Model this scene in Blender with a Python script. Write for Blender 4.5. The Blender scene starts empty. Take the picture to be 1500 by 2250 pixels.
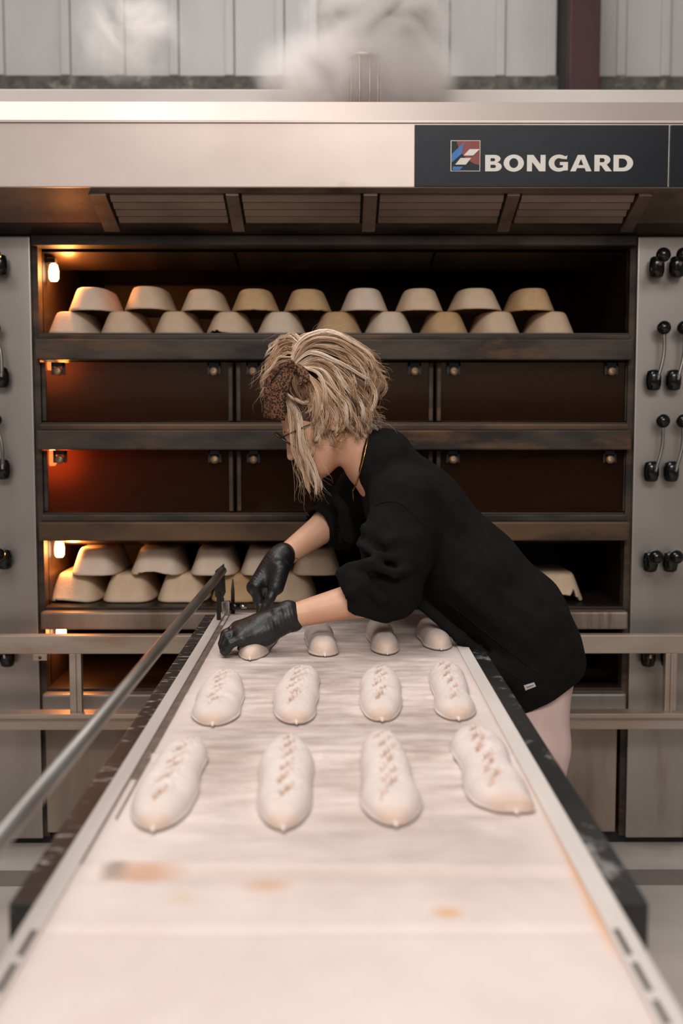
import bpy, bmesh, math, random
import numpy as np
from mathutils import Vector, Matrix
from mathutils.bvhtree import BVHTree

random.seed(7)
rng = np.random.default_rng(7)
scene = bpy.context.scene
C = scene.collection

# ------------------------------------------------------------------ camera
F = 2450.0                      # focal length in pixels of the 1500 x 2250 frame
HC = 1.29                       # camera height
PIT = math.atan(200 / F)
YAW = math.atan(10 / F)
cam = bpy.data.cameras.new('camera')
cam.sensor_fit = 'HORIZONTAL'
cam.sensor_width = 24.0
cam.lens = F / 1500 * 24.0
cam.clip_start = 0.05
cam.dof.use_dof = True
cam.dof.focus_distance = 2.62
cam.dof.aperture_fstop = 2.6
camo = bpy.data.objects.new('camera', cam)
C.objects.link(camo)
camo.location = (0, 0, HC)
camo.rotation_euler = (math.pi / 2 - PIT, 0, -YAW)
scene.camera = camo

# ------------------------------------------------------------------ world, lights, exposure
w = bpy.data.worlds.new('hall_light')
scene.world = w
w.use_nodes = True
w.node_tree.nodes['Background'].inputs[0].default_value = (1.0, 0.95, 0.91, 1)
w.node_tree.nodes['Background'].inputs[1].default_value = 0.16


def area_light(name, loc, target, sx, sy, power, col):
    l = bpy.data.lights.new(name, 'AREA')
    l.shape = 'RECTANGLE'
    l.size, l.size_y, l.energy, l.color = sx, sy, power, col
    o = bpy.data.objects.new(name, l)
    C.objects.link(o)
    o.location = loc
    o.rotation_euler = (Vector(target) - Vector(loc)).to_track_quat('-Z', 'Y').to_euler()
    return o


area_light('overhead_light', (-1.3, 1.6, 5.2), (-0.1, 2.4, 0.8), 2.6, 1.6, 98, (1.0, 0.955, 0.93))
area_light('overhead_light', (-0.05, 3.30, 4.1), (-0.05, 3.3, 0), 1.3, 0.35, 34, (1.0, 0.96, 0.935))
area_light('overhead_light', (0.0, -2.6, 4.4), (0.0, -3.2, 1.5), 4.0, 0.8, 210, (1.0, 0.96, 0.935))  # added lamp, brightens the unseen wall that the steel panels reflect
area_light('overhead_light', (0.2, -2.2, 4.2), (0.0, 2.8, 1.0), 3.4, 1.4, 128, (1.0, 0.955, 0.93))
area_light('overhead_light', (0.2, 4.6, 4.6), (0.2, 4.8, 0), 4.0, 0.8, 24, (1.0, 0.95, 0.91))
scene.view_settings.view_transform = 'Standard'
scene.view_settings.look = 'None'
scene.view_settings.gamma = 1.0
scene.view_settings.use_curve_mapping = False
scene.view_settings.exposure = -0.13
scene.cycles.volume_bounces = 4


# ------------------------------------------------------------------ helpers
def ray(px, py):
    v = Vector(((px - 750) / F, 1.0, (1125 - py) / F))
    c, s = math.cos(PIT), math.sin(PIT)
    v = Vector((v.x, v.y * c + v.z * s, -v.y * s + v.z * c))
    c, s = math.cos(-YAW), math.sin(-YAW)
    return Vector((v.x * c - v.y * s, v.x * s + v.y * c, v.z))


def P(px, py, Y):
    """real-world point seen at a photo pixel, standing at distance Y from the camera"""
    r = ray(px, py)
    r = r * (Y / r.y)
    return Vector((r.x, r.y, HC + r.z))


def G(px, py, z):
    """real-world point seen at a photo pixel on the level plane of height z"""
    r = ray(px, py)
    r = r * ((z - HC) / r.z)
    return Vector((r.x, r.y, z))


def lin(r, g, b):
    def f(c):
        c /= 255.0
        return c / 12.92 if c <= 0.04045 else ((c + 0.055) / 1.055) ** 2.4
    return (f(r), f(g), f(b), 1)


def tag(o, label=None, cat=None, group=None, kind=None):
    if label: o['label'] = label
    if cat: o['category'] = cat
    if group: o['group'] = group
    if kind: o['kind'] = kind
    return o


def empty(name, loc=(0, 0, 0)):
    o = bpy.data.objects.new(name, None)
    o.empty_display_size = 0.05
    C.objects.link(o)
    o.location = loc
    return o


def link(name, me, mat=None, parent=None, smooth=False):
    o = bpy.data.objects.new(name, me)
    C.objects.link(o)
    if mat is not None and len(me.materials) == 0:
        me.materials.append(mat)
    if smooth:
        me.polygons.foreach_set('use_smooth', [True] * len(me.polygons))
    if parent is not None:
        o.parent = parent
        o.location = -world_loc(parent)
    return o


def world_loc(o):
    l = Vector(o.location)
    while o.parent:
        o = o.parent
        l += Vector(o.location)
    return l


def obj(name, bm, mat, parent=None, smooth=False):
    me = bpy.data.meshes.new(name)
    bmesh.ops.recalc_face_normals(bm, faces=bm.faces[:])
    bm.to_mesh(me)
    bm.free()
    return link(name, me, mat, parent, smooth)


def pymesh(name, v, f, mat, parent=None, smooth=True):
    me = bpy.data.meshes.new(name)
    me.from_pydata([tuple(x) for x in v], [], [tuple(x) for x in f])
    me.update()
    return link(name, me, mat, parent, smooth)


def box(bm, x0, x1, y0, y1, z0, z1, bev=0.0):
    r = bmesh.ops.create_cube(bm, size=1.0)
    vs = r['verts']
    for v in vs:
        v.co = Vector((x0 + (v.co.x + .5) * (x1 - x0), y0 + (v.co.y + .5) * (y1 - y0), z0 + (v.co.z + .5) * (z1 - z0)))
    if bev > 0:
        es = list({e for v in vs for e in v.link_edges})
        bmesh.ops.bevel(bm, geom=es, offset=bev, segments=2, affect='EDGES', profile=0.7)
    return bm


def boxo(name, x0, x1, y0, y1, z0, z1, mat, parent=None, bev=0.003):
    return obj(name, box(bmesh.new(), x0, x1, y0, y1, z0, z1, bev), mat, parent)


def frame_of(d):
    d = d.normalized()
    a = Vector((0, 0, 1)) if abs(d.z) < 0.9 else Vector((1, 0, 0))
    u = d.cross(a).normalized()
    return u, d.cross(u).normalized()


def tube(bm, pts, rad, n=12, cap=True):
    pts = [Vector(p) for p in pts]
    if not hasattr(rad, '__len__'):
        rad = [rad] * len(pts)
    rings = []
    u = None
    for i, p in enumerate(pts):
        d = pts[min(i + 1, len(pts) - 1)] - pts[max(i - 1, 0)]
        if u is None:
            u, v = frame_of(d)
        else:
            d = d.normalized()
            u = (u - d * u.dot(d)).normalized()
            v = d.cross(u)
        rings.append([bm.verts.new(p + (u * math.cos(2 * math.pi * k / n) + v * math.sin(2 * math.pi * k / n)) * rad[i]) for k in range(n)])
    for a, b in zip(rings, rings[1:]):
        for k in range(n):
            bm.faces.new((a[k], a[(k + 1) % n], b[(k + 1) % n], b[k]))
    if cap:
        bm.faces.new(rings[0][::-1])
        bm.faces.new(rings[-1])
    return bm


def tubeo(name, pts, rad, mat, parent=None, n=12):
    return obj(name, tube(bmesh.new(), pts, rad, n), mat, parent, True)


def lathe(bm, prof, c, axis='Z', n=20):
    """prof: list of (radius, height along axis)"""
    c = Vector(c)
    rings = []
    for r, h in prof:
        ring = []
        for k in range(n):
            a = 2 * math.pi * k / n
            if axis == 'Z': q = Vector((r * math.cos(a), r * math.sin(a), h))
            elif axis == 'Y': q = Vector((r * math.cos(a), h, r * math.sin(a)))
            else: q = Vector((h, r * math.cos(a), r * math.sin(a)))
            ring.append(bm.verts.new(c + q))
        rings.append(ring)
    for a, b in zip(rings, rings[1:]):
        for k in range(n):
            bm.faces.new((a[k], a[(k + 1) % n], b[(k + 1) % n], b[k]))
    bm.faces.new(rings[0][::-1])
    bm.faces.new(rings[-1])
    return bm


def prism(bm, poly, axis, a, b):
    """poly in the two other axes, extruded along axis from a to b"""
    def mk(p, t):
        if axis == 'X': return Vector((t, p[0], p[1]))
        if axis == 'Y': return Vector((p[0], t, p[1]))
        return Vector((p[0], p[1], t))
    A = [bm.verts.new(mk(p, a)) for p in poly]
    B = [bm.verts.new(mk(p, b)) for p in poly]
    n = len(poly)
    bm.faces.new(A)
    bm.faces.new(B[::-1])
    for i in range(n):
        bm.faces.new((A[i], A[(i + 1) % n], B[(i + 1) % n], B[i]))
    return bm


def crom(pts, n):
    """Catmull-Rom resampling of a polyline (numpy) into n points"""
    p = np.array([list(q) for q in pts], float)
    p = np.vstack([2 * p[0] - p[1], p, 2 * p[-1] - p[-2]])
    m = len(p) - 3
    out = []
    for i in range(n):
        t = i / (n - 1) * m
        k = min(int(t), m - 1)
        t -= k
        a, b, c, d = p[k:k + 4]
        out.append(0.5 * ((2 * b) + (c - a) * t + (2 * a - 5 * b + 4 * c - d) * t * t + (3 * b - a - 3 * c + d) * t ** 3))
    return np.array(out)


# ------------------------------------------------------------------ materials
def mat(name, c1, c2=None, scale=8.0, stretch=(1, 1, 1), rough=0.6, metal=0.0, bump=0.0, bscale=None, lo=0.35, hi=0.65,
        sheen=0.0, spots=None, spec=0.5, rvar=0.0, detail=6):
    """procedural material: two colours mixed by stretched noise, optional third colour of sharper stains"""
    m = bpy.data.materials.new(name)
    m.use_nodes = True
    nt = m.node_tree
    b = nt.nodes['Principled BSDF']
    b.inputs['Roughness'].default_value = rough
    b.inputs['Metallic'].default_value = metal
    b.inputs['Specular IOR Level'].default_value = spec
    if sheen: b.inputs['Sheen Weight'].default_value = sheen
    tc = nt.nodes.new('ShaderNodeTexCoord')
    mp = nt.nodes.new('ShaderNodeMapping')
    mp.inputs['Scale'].default_value = stretch
    nt.links.new(tc.outputs['Object'], mp.inputs['Vector'])
    nz = nt.nodes.new('ShaderNodeTexNoise')
    nz.inputs['Scale'].default_value = scale
    nz.inputs['Detail'].default_value = detail
    nt.links.new(mp.outputs[0], nz.inputs['Vector'])
    rp = nt.nodes.new('ShaderNodeValToRGB')
    rp.color_ramp.elements[0].position = lo
    rp.color_ramp.elements[1].position = hi
    rp.color_ramp.elements[0].color = c1
    rp.color_ramp.elements[1].color = c2 if c2 else c1
    nt.links.new(nz.outputs['Fac'], rp.inputs['Fac'])
    out = rp.outputs['Color']
    if spots:
        col, sc, a, z, st = spots
        mp2 = nt.nodes.new('ShaderNodeMapping')
        mp2.inputs['Scale'].default_value = st
        mp2.inputs['Location'].default_value = (3.1, 1.7, 5.3)
        nt.links.new(tc.outputs['Object'], mp2.inputs['Vector'])
        n2 = nt.nodes.new('ShaderNodeTexNoise')
        n2.inputs['Scale'].default_value = sc
        n2.inputs['Detail'].default_value = 8
        n2.inputs['Roughness'].default_value = 0.65
        nt.links.new(mp2.outputs[0], n2.inputs['Vector'])
        r2 = nt.nodes.new('ShaderNodeMapRange')
        r2.inputs['From Min'].default_value = a
        r2.inputs['From Max'].default_value = z
        nt.links.new(n2.outputs['Fac'], r2.inputs['Value'])
        mx = nt.nodes.new('ShaderNodeMix')
        mx.data_type = 'RGBA'
        nt.links.new(r2.outputs[0], mx.inputs['Factor'])
        nt.links.new(out, mx.inputs['A'])
        mx.inputs['B'].default_value = col
        out = mx.outputs['Result']
        m['spot_socket'] = 1
    nt.links.new(out, b.inputs['Base Color'])
    if rvar:
        r3 = nt.nodes.new('ShaderNodeMapRange')
        r3.inputs['To Min'].default_value = rough - rvar
        r3.inputs['To Max'].default_value = rough + rvar
        nt.links.new(nz.outputs['Fac'], r3.inputs['Value'])
        nt.links.new(r3.outputs[0], b.inputs['Roughness'])
    if bump:
        n3 = nt.nodes.new('ShaderNodeTexNoise')
        n3.inputs['Scale'].default_value = bscale or scale * 4
        n3.inputs['Detail'].default_value = 5
        nt.links.new(mp.outputs[0], n3.inputs['Vector'])
        bp = nt.nodes.new('ShaderNodeBump')
        bp.inputs['Strength'].default_value = bump
        bp.inputs['Distance'].default_value = 0.004
        nt.links.new(n3.outputs['Fac'], bp.inputs['Height'])
        nt.links.new(bp.outputs[0], b.inputs['Normal'])
    return m


def emit(name, col, strength):
    m = bpy.data.materials.new(name)
    m.use_nodes = True
    b = m.node_tree.nodes['Principled BSDF']
    b.inputs['Base Color'].default_value = col
    b.inputs['Emission Color'].default_value = col
    b.inputs['Emission Strength'].default_value = strength
    return m


M = {}
M['steel'] = mat('brushed_steel', lin(176, 168, 162), lin(150, 141, 135), 3, (1, 1, .15), .42, .85, rvar=.06,
                 spots=(lin(120, 98, 84), 2.2, .60, .85, (3, 3, .5)))
M['steel_old'] = mat('stained_steel', lin(168, 152, 138), lin(120, 102, 88), 4, (1.5, 1.5, .25), .5, .7, rvar=.06,
                     spots=(lin(96, 66, 44), 3.0, .55, .75, (3, 3, .4)))
M['fascia'] = mat('hood_steel', lin(198, 184, 175), lin(180, 165, 156), 2, (.6, 1, 1), .46, .7, rvar=.05,
                  spots=(lin(150, 128, 114), 2.0, .62, .8, (1, 1, 2)))
M['rail_steel'] = mat('rail_steel', lin(186, 172, 160), lin(160, 142, 126), 5, (.4, 1, 1), .42, .7,
                      spots=(lin(150, 108, 70), 2.0, .55, .75, (.7, 2, 3)))
M['burnt'] = mat('burnt_steel', lin(34, 28, 25), lin(74, 63, 55), 9, (.5, 1, 1.5), .55, .45, .25,
                 spots=(lin(110, 74, 44), 4, .55, .72, (.6, 1, 2)))
M['burnt_brown'] = mat('browned_steel', lin(106, 80, 57), lin(70, 53, 40), 7, (.4, 1, 1), .5, .5, .2,
                       spots=(lin(44, 34, 28), 4, .52, .7, (.6, 1, 2)))
M['chamber'] = mat('oven_chamber', lin(50, 34, 24), lin(34, 24, 18), 5, (1, 1, 1), .45, .3, .1)
M['black'] = mat('black_paint', lin(20, 18, 17), lin(28, 25, 23), 6, (1, 1, 1), .5)
M['hood_in'] = mat('hood_underside', lin(140, 120, 106), lin(104, 88, 78), 5, (1, 1, 1), .5, .4, spots=(lin(40, 30, 24), 5, .5, .75, (1, 1, 1)))
M['hood_slat'] = mat('filter_slat', lin(164, 142, 126), lin(130, 110, 96), 6, (.5, 1, 1), .5, .5)
M['hood_dark'] = mat('filter_gap', lin(26, 20, 17), lin(34, 27, 23), 6, (1, 1, 1), .7)
M['navy'] = mat('navy_enamel', lin(17, 20, 28), lin(22, 25, 33), 5, (1, 1, 1), .35, spec=.2)
M['white_print'] = mat('white_print', lin(224, 218, 208), lin(214, 208, 198), 20, (1, 1, 1), .5)
M['red_print'] = mat('red_print', lin(128, 50, 40), lin(136, 56, 44), 20, (1, 1, 1), .5)
M['blue_print'] = mat('blue_print', lin(42, 104, 168), lin(50, 112, 176), 20, (1, 1, 1), .5)
M['bakelite'] = mat('black_bakelite', lin(12, 12, 12), lin(16, 16, 16), 20, (1, 1, 1), .18)
M['chrome'] = mat('chrome', lin(200, 196, 190), lin(180, 175, 168), 20, (1, 1, 1), .2, 1.0)
M['bolt'] = mat('brass_bolt', lin(150, 122, 92), lin(118, 94, 70), 60, (1, 1, 1), .45, .5)
M['white_wall'] = mat('wall_cladding', lin(182, 180, 178), lin(170, 167, 164), 3, (1, 1, .4), .45, 0, spots=(lin(150, 138, 128), 3, .62, .85, (1, 1, .6)))
M['ledge'] = mat('white_ledge', lin(206, 200, 194), lin(192, 184, 178), 4, (.5, 1, 1), .5)
M['moss'] = mat('dirty_sill', lin(96, 92, 86), lin(66, 64, 58), 25, (1, 1, 1), .9, 0, .4, spots=(lin(150, 144, 136), 9, .55, .7, (1, 1, 1)))
M['maroon'] = mat('maroon_paint', lin(58, 10, 11), lin(48, 8, 9), 5, (1, 1, 1), .45)
M['darkgap'] = mat('dark_joint', lin(50, 48, 46), lin(62, 60, 57), 6, (1, 1, 1), .8)
M['floor'] = mat('painted_concrete', lin(186, 178, 170), lin(168, 158, 150), 3, (1, 1, 1), .45, 0, .05, spots=(lin(140, 124, 110), 2, .6, .8, (1, 1, 1)))
M['floor_mark'] = mat('grey_floor_strip', lin(120, 113, 107), lin(108, 100, 95), 4, (1, 1, 1), .5)
M['basket_pale'] = mat('pulp_pale', lin(228, 206, 186), lin(214, 190, 166), 14, (1, 1, 1), .9, 0, .25, 160)
M['basket_tan'] = mat('pulp_tan', lin(206, 172, 130), lin(188, 150, 106), 14, (1, 1, 1), .9, 0, .25, 160, spots=(lin(150, 110, 70), 9, .58, .75, (1, 1, 3)))
M['basket_mid'] = mat('pulp_beige', lin(224, 196, 168), lin(208, 178, 146), 14, (1, 1, 1), .9, 0, .25, 160)
M['tube'] = mat('worn_tube', lin(150, 146, 142), lin(120, 112, 106), 6, (2, .4, 2), .4, .8, spots=(lin(120, 90, 66), 4, .55, .75, (4, .5, 4)))
M['dark_iron'] = mat('dark_iron', lin(58, 50, 46), lin(40, 35, 32), 30, (1, 1, 1), .55, .5, .2, spots=(lin(150, 130, 116), 40, .6, .75, (1, 1, 1)))
M['bar_black'] = mat('floured_black', lin(22, 21, 21), lin(34, 32, 31), 6, (1, 1, 1), .5, 0, 0,
                     spots=(lin(205, 196, 188), 70, .57, .70, (.35, 1.3, 1)), spec=.4)
M['bar_clean'] = mat('dusted_black', lin(22, 22, 22), lin(36, 35, 34), 6, (1, 1, 1), .45, 0, 0,
                     spots=(lin(190, 184, 178), 9, .56, .80, (1.2, .8, 1)), spec=.45)
M['edge'] = mat('dusty_edge_rail', lin(212, 202, 194), lin(198, 188, 180), 5, (2, .4, 2), .6, .0, .1, 60, spots=(lin(176, 166, 158), 6, .6, .8, (2, .5, 1)))
M['slot'] = mat('slot_shadow', lin(70, 62, 56), lin(60, 53, 48), 8, (1, 1, 1), .9)
M['lacing'] = mat('belt_lacing', lin(150, 134, 122), lin(122, 108, 98), 30, (1, 1, 1), .6, .3)
M['sweat'] = mat('black_fleece', lin(19, 18, 18), lin(24, 23, 22), 40, (1, 1, 1), .95, 0, .25, 500, spec=.12)
M['trouser'] = mat('pink_cotton', lin(214, 186, 178), lin(204, 174, 166), 20, (1, 1, .3), .9, 0, .15, 300)
M['skin'] = mat('skin', lin(216, 168, 138), lin(208, 156, 126), 14, (1, 1, 1), .5, 0, .06, 300)
M['glove'] = mat('black_nitrile', lin(20, 20, 21), lin(30, 30, 31), 22, (1, 1, 1), .42, 0, .35, 90, spots=(lin(96, 92, 90), 60, .62, .8, (1, 1, 1)))
M['gold'] = mat('gold', lin(214, 160, 84), lin(190, 138, 66), 80, (1, 1, 1), .3, 1.0)
M['frame'] = mat('dark_frame', lin(34, 26, 22), lin(60, 44, 34), 60, (1, 1, 1), .2)
M['brow'] = mat('brow_hair', lin(66, 48, 38), lin(54, 40, 32), 60, (1, 1, 1), .7)
M['hair_base'] = mat('hair_root', lin(110, 84, 62), lin(66, 50, 38), 30, (1, 1, .2), .6)
M['shoe'] = mat('white_shoe', lin(200, 194, 188), lin(188, 180, 174), 14, (1, 1, 1), .7)
M['tagw'] = mat('woven_tag', lin(196, 188, 180), lin(180, 172, 164), 60, (1, 1, 1), .8)
M['lamp_glass'] = emit('lamp_glass', (1.0, .62, .30, 1), 9.0)

# --- dough: flour over dough, the bare dough shows in the cuts and at the tips
def dough_mat(name, flour, flour2, bare):
    m = mat(name, flour, flour2, 18, (1, 1, 1), .85, 0, .3, 160)
    nt = m.node_tree
    b = nt.nodes['Principled BSDF']
    b.inputs['Subsurface Weight'].default_value = 0.0
    src = b.inputs['Base Color'].links[0].from_socket
    at = nt.nodes.new('ShaderNodeAttribute')
    at.attribute_name = 'bare'
    mx = nt.nodes.new('ShaderNodeMix')
    mx.data_type = 'RGBA'
    nt.links.new(at.outputs['Fac'], mx.inputs['Factor'])
    nt.links.new(src, mx.inputs['A'])
    mx.inputs['B'].default_value = bare
    nt.links.new(mx.outputs['Result'], b.inputs['Base Color'])
    return m


M['dough'] = dough_mat('floured_dough', lin(226, 212, 205), lin(216, 201, 193), lin(188, 148, 116))
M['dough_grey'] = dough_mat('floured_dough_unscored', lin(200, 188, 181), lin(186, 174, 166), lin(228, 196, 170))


# --- conveyor belt: canvas with cross streaks of grime under flour and a few brown stains
def belt_mat():
    m = bpy.data.materials.new('floured_canvas')
    m.use_nodes = True
    nt = m.node_tree
    b = nt.nodes['Principled BSDF']
    b.inputs['Roughness'].default_value = .9
    b.inputs['Specular IOR Level'].default_value = .2
    tc = nt.nodes.new('ShaderNodeTexCoord')
    def noise(sc, st, det=7, ro=.6):
        mp = nt.nodes.new('ShaderNodeMapping')
        mp.inputs['Scale'].default_value = st
        nt.links.new(tc.outputs['Object'], mp.inputs['Vector'])
        n = nt.nodes.new('ShaderNodeTexNoise')
        n.inputs['Scale'].default_value = sc
        n.inputs['Detail'].default_value = det
        n.inputs['Roughness'].default_value = ro
        nt.links.new(mp.outputs[0], n.inputs['Vector'])
        return n.outputs['Fac']
    def mr(v, a, z, t0=0, t1=1):
        r = nt.nodes.new('ShaderNodeMapRange')
        r.inputs['From Min'].default_value = a
        r.inputs['From Max'].default_value = z
        r.inputs['To Min'].default_value = t0
        r.inputs['To Max'].default_value = t1
        nt.links.new(v, r.inputs['Value'])
        return r.outputs[0]
    def math_(op, a, c):
        n = nt.nodes.new('ShaderNodeMath')
        n.operation = op
        for i, q in enumerate((a, c)):
            if isinstance(q, (int, float)): n.inputs[i].default_value = q
            else: nt.links.new(q, n.inputs[i])
        return n.outputs[0]
    def mix(f, a, c):
        n = nt.nodes.new('ShaderNodeMix')
        n.data_type = 'RGBA'
        nt.links.new(f, n.inputs['Factor'])
        for k, q in (('A', a), ('B', c)):
            if isinstance(q, tuple): n.inputs[k].default_value = q
            else: nt.links.new(q, n.inputs[k])
        return n.outputs['Result']
    sep = nt.nodes.new('ShaderNodeSeparateXYZ')
    nt.links.new(tc.outputs['Object'], sep.inputs[0])
    X, Y = sep.outputs[0], sep.outputs[1]
    streak = noise(9, (1.2, 3.4, 1))
    fine = noise(60, (1, 6, 1))
    patch = noise(3.2, (1.3, 1.0, 1))
    # flour lies thicker on the near part of the belt and along both edges
    near = mr(Y, 1.12, 1.62)
    edge = mr(math_('ABSOLUTE', math_('ADD', X, .012), 0), .275, .22)
    grime = math_('MULTIPLY', mr(math_('ADD', math_('MULTIPLY', streak, .55), math_('MULTIPLY', patch, .45)), .40, .64), math_('MULTIPLY', near, edge))
    col = mix(mr(patch, .4, .6), lin(221, 205, 197), lin(212, 195, 187))
    col = mix(math_('MULTIPLY', grime, .95), col, lin(164, 147, 136))
    col = mix(math_('MULTIPLY', mr(fine, .56, .74), math_('MULTIPLY', grime, .55)), col, lin(134, 116, 104))
    for sx, sy, rx, ry, c_, k in STAINS:
        dx = math_('DIVIDE', math_('SUBTRACT', X, sx), rx)
        dy = math_('DIVIDE', math_('SUBTRACT', Y, sy), ry)
        d = math_('SQRT', math_('ADD', math_('MULTIPLY', dx, dx), math_('MULTIPLY', dy, dy)), 0)
        d = math_('ADD', d, math_('MULTIPLY', math_('SUBTRACT', patch, .5), 1.6))
        col = mix(math_('MULTIPLY', mr(d, 1.0, .2), k), col, c_)
    nt.links.new(col, b.inputs['Base Color'])
    bp = nt.nodes.new('ShaderNodeBump')
    bp.inputs['Strength'].default_value = .25
    bp.inputs['Distance'].default_value = .003
    nt.links.new(fine, bp.inputs['Height'])
    nt.links.new(bp.outputs[0], b.inputs['Normal'])
    return m


BELT = 0.76
STAINS = []
for px, py, rx, ry, c_, k in ((320, 1916, .055, .030, lin(196, 150, 120), .9), (250, 1912, .02, .03, lin(128, 112, 102), .7), (590, 1942, .035, .030, lin(206, 168, 142), .8),
                              (985, 2003, .022, .02, lin(214, 170, 132), .9), (400, 1972, .02, .02, lin(206, 190, 164), .7), (700, 1915, .30, .018, lin(190, 170, 156), .5),
                              (1258, 1900, .012, .22, lin(222, 168, 128), .95), (1192, 1760, .010, .22, lin(222, 174, 140), .85), (1085, 1560, .005, .30, lin(210, 176, 150), .7), (1308, 2010, .010, .12, lin(224, 176, 140), .8)):
    g = G(px, py, BELT)
    STAINS.append((g.x, g.y, rx, ry, c_, k))
M['belt'] = belt_mat()


def glass_mat(name, tint, rough=.08):
    m = bpy.data.materials.new(name)
    m.use_nodes = True
    nt = m.node_tree
    nt.nodes.remove(nt.nodes['Principled BSDF'])
    o = nt.nodes['Material Output']
    tr = nt.nodes.new('ShaderNodeBsdfTransparent')
    tr.inputs[0].default_value = tint
    gl = nt.nodes.new('ShaderNodeBsdfGlossy')
    gl.inputs['Roughness'].default_value = rough
    gl.inputs['Color'].default_value = (.8, .7, .6, 1)
    df = nt.nodes.new('ShaderNodeBsdfDiffuse')
    tl = nt.nodes.new('ShaderNodeBsdfTranslucent')
    tl.inputs[0].default_value = (.42, .24, .14, 1)
    dm = nt.nodes.new('ShaderNodeMixShader')
    dm.inputs[0].default_value = .5
    nt.links.new(df.outputs[0], dm.inputs[1])
    nt.links.new(tl.outputs[0], dm.inputs[2])
    nz = nt.nodes.new('ShaderNodeTexNoise')
    nz.inputs['Scale'].default_value = 3
    rp = nt.nodes.new('ShaderNodeValToRGB')
    rp.color_ramp.elements[0].color = lin(34, 24, 18)
    rp.color_ramp.elements[1].color = lin(58, 42, 30)
    nt.links.new(nz.outputs['Fac'], rp.inputs['Fac'])
    nt.links.new(rp.outputs[0], df.inputs[0])
    fr = nt.nodes.new('ShaderNodeFresnel')
    fr.inputs[0].default_value = 1.45
    a = nt.nodes.new('ShaderNodeMixShader')
    a.inputs[0].default_value = .5
    nt.links.new(tr.outputs[0], a.inputs[1])
    nt.links.new(dm.outputs[0], a.inputs[2])
    c = nt.nodes.new('ShaderNodeMixShader')
    nt.links.new(fr.outputs[0], c.inputs[0])
    nt.links.new(a.outputs[0], c.inputs[1])
    nt.links.new(gl.outputs[0], c.inputs[2])
    nt.links.new(c.outputs[0], o.inputs['Surface'])
    return m


M['door_glass'] = glass_mat('smoked_door_glass', (.75, .5, .34, 1))


def lens_mat():
    m = bpy.data.materials.new('spectacle_lens')
    m.use_nodes = True
    nt = m.node_tree
    nt.nodes.remove(nt.nodes['Principled BSDF'])
    tr = nt.nodes.new('ShaderNodeBsdfTransparent')
    tr.inputs[0].default_value = (.93, .92, .92, 1)
    gl = nt.nodes.new('ShaderNodeBsdfGlossy')
    gl.inputs['Roughness'].default_value = .03
    fr = nt.nodes.new('ShaderNodeFresnel')
    mx = nt.nodes.new('ShaderNodeMixShader')
    nt.links.new(fr.outputs[0], mx.inputs[0])
    nt.links.new(tr.outputs[0], mx.inputs[1])
    nt.links.new(gl.outputs[0], mx.inputs[2])
    nt.links.new(mx.outputs[0], nt.nodes['Material Output'].inputs['Surface'])
    return m


M['lens'] = lens_mat()


def hair_mat():
    m = bpy.data.materials.new('blonde_hair')
    m.use_nodes = True
    nt = m.node_tree
    b = nt.nodes['Principled BSDF']
    b.inputs['Roughness'].default_value = .40
    at = nt.nodes.new('ShaderNodeAttribute')
    at.attribute_name = 'tone'
    r = nt.nodes.new('ShaderNodeValToRGB')
    r.color_ramp.elements[0].color = lin(116, 80, 56)
    r.color_ramp.elements[1].color = lin(242, 220, 198)
    e = r.color_ramp.elements.new(.45)
    e.color = lin(206, 166, 128)
    nt.links.new(at.outputs['Fac'], r.inputs['Fac'])
    nt.links.new(r.outputs[0], b.inputs['Base Color'])
    return m


M['hair'] = hair_mat()


def leopard():
    m = bpy.data.materials.new('leopard_print')
    m.use_nodes = True
    nt = m.node_tree
    b = nt.nodes['Principled BSDF']
    b.inputs['Roughness'].default_value = .85
    tc = nt.nodes.new('ShaderNodeTexCoord')
    v = nt.nodes.new('ShaderNodeTexVoronoi')
    v.inputs['Scale'].default_value = 200
    nt.links.new(tc.outputs['Object'], v.inputs['Vector'])
    r = nt.nodes.new('ShaderNodeValToRGB')
    r.color_ramp.elements[0].position = .44
    r.color_ramp.elements[1].position = .60
    r.color_ramp.elements[0].color = lin(26, 19, 17)
    r.color_ramp.elements[1].color = lin(124, 78, 48)
    nt.links.new(v.outputs['Distance'], r.inputs['Fac'])
    nt.links.new(r.outputs[0], b.inputs['Base Color'])
    return m


M['leopard'] = leopard()
#==STRUCTURE==

# ------------------------------------------------------------------ the setting
fl = tag(boxo('floor', -4, 4, -4.2, 6.4, -0.12, 0, M['floor'], None, 0), kind='structure')
strip = boxo('floor_strip', -3.9, 3.9, 3.01, 3.115, 0.0, 0.002, M['floor_mark'], fl, 0)
strip['label'] = 'darker grey strip across the pale floor'

wf = tag(boxo('reflect_wall', -4, 4, -4.15, -4.0, 0, 4.6, M['white_wall'], None, 0), kind='structure')  # unseen wall added behind the camera, a bright field for steel reflections
boxo('reflect_band', -4, 4, -4.0, -3.97, 0, 1.5, M['darkgap'], wf, 0)  # dark lower band added so the low steel panels reflect darker
WY = 5.6
wall = tag(boxo('wall_back', -4, 4, WY + .03, WY + .18, 0, 4.6, M['darkgap'], None, 0), kind='structure')


def wx(px): return P(px, 100, WY).x


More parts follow.
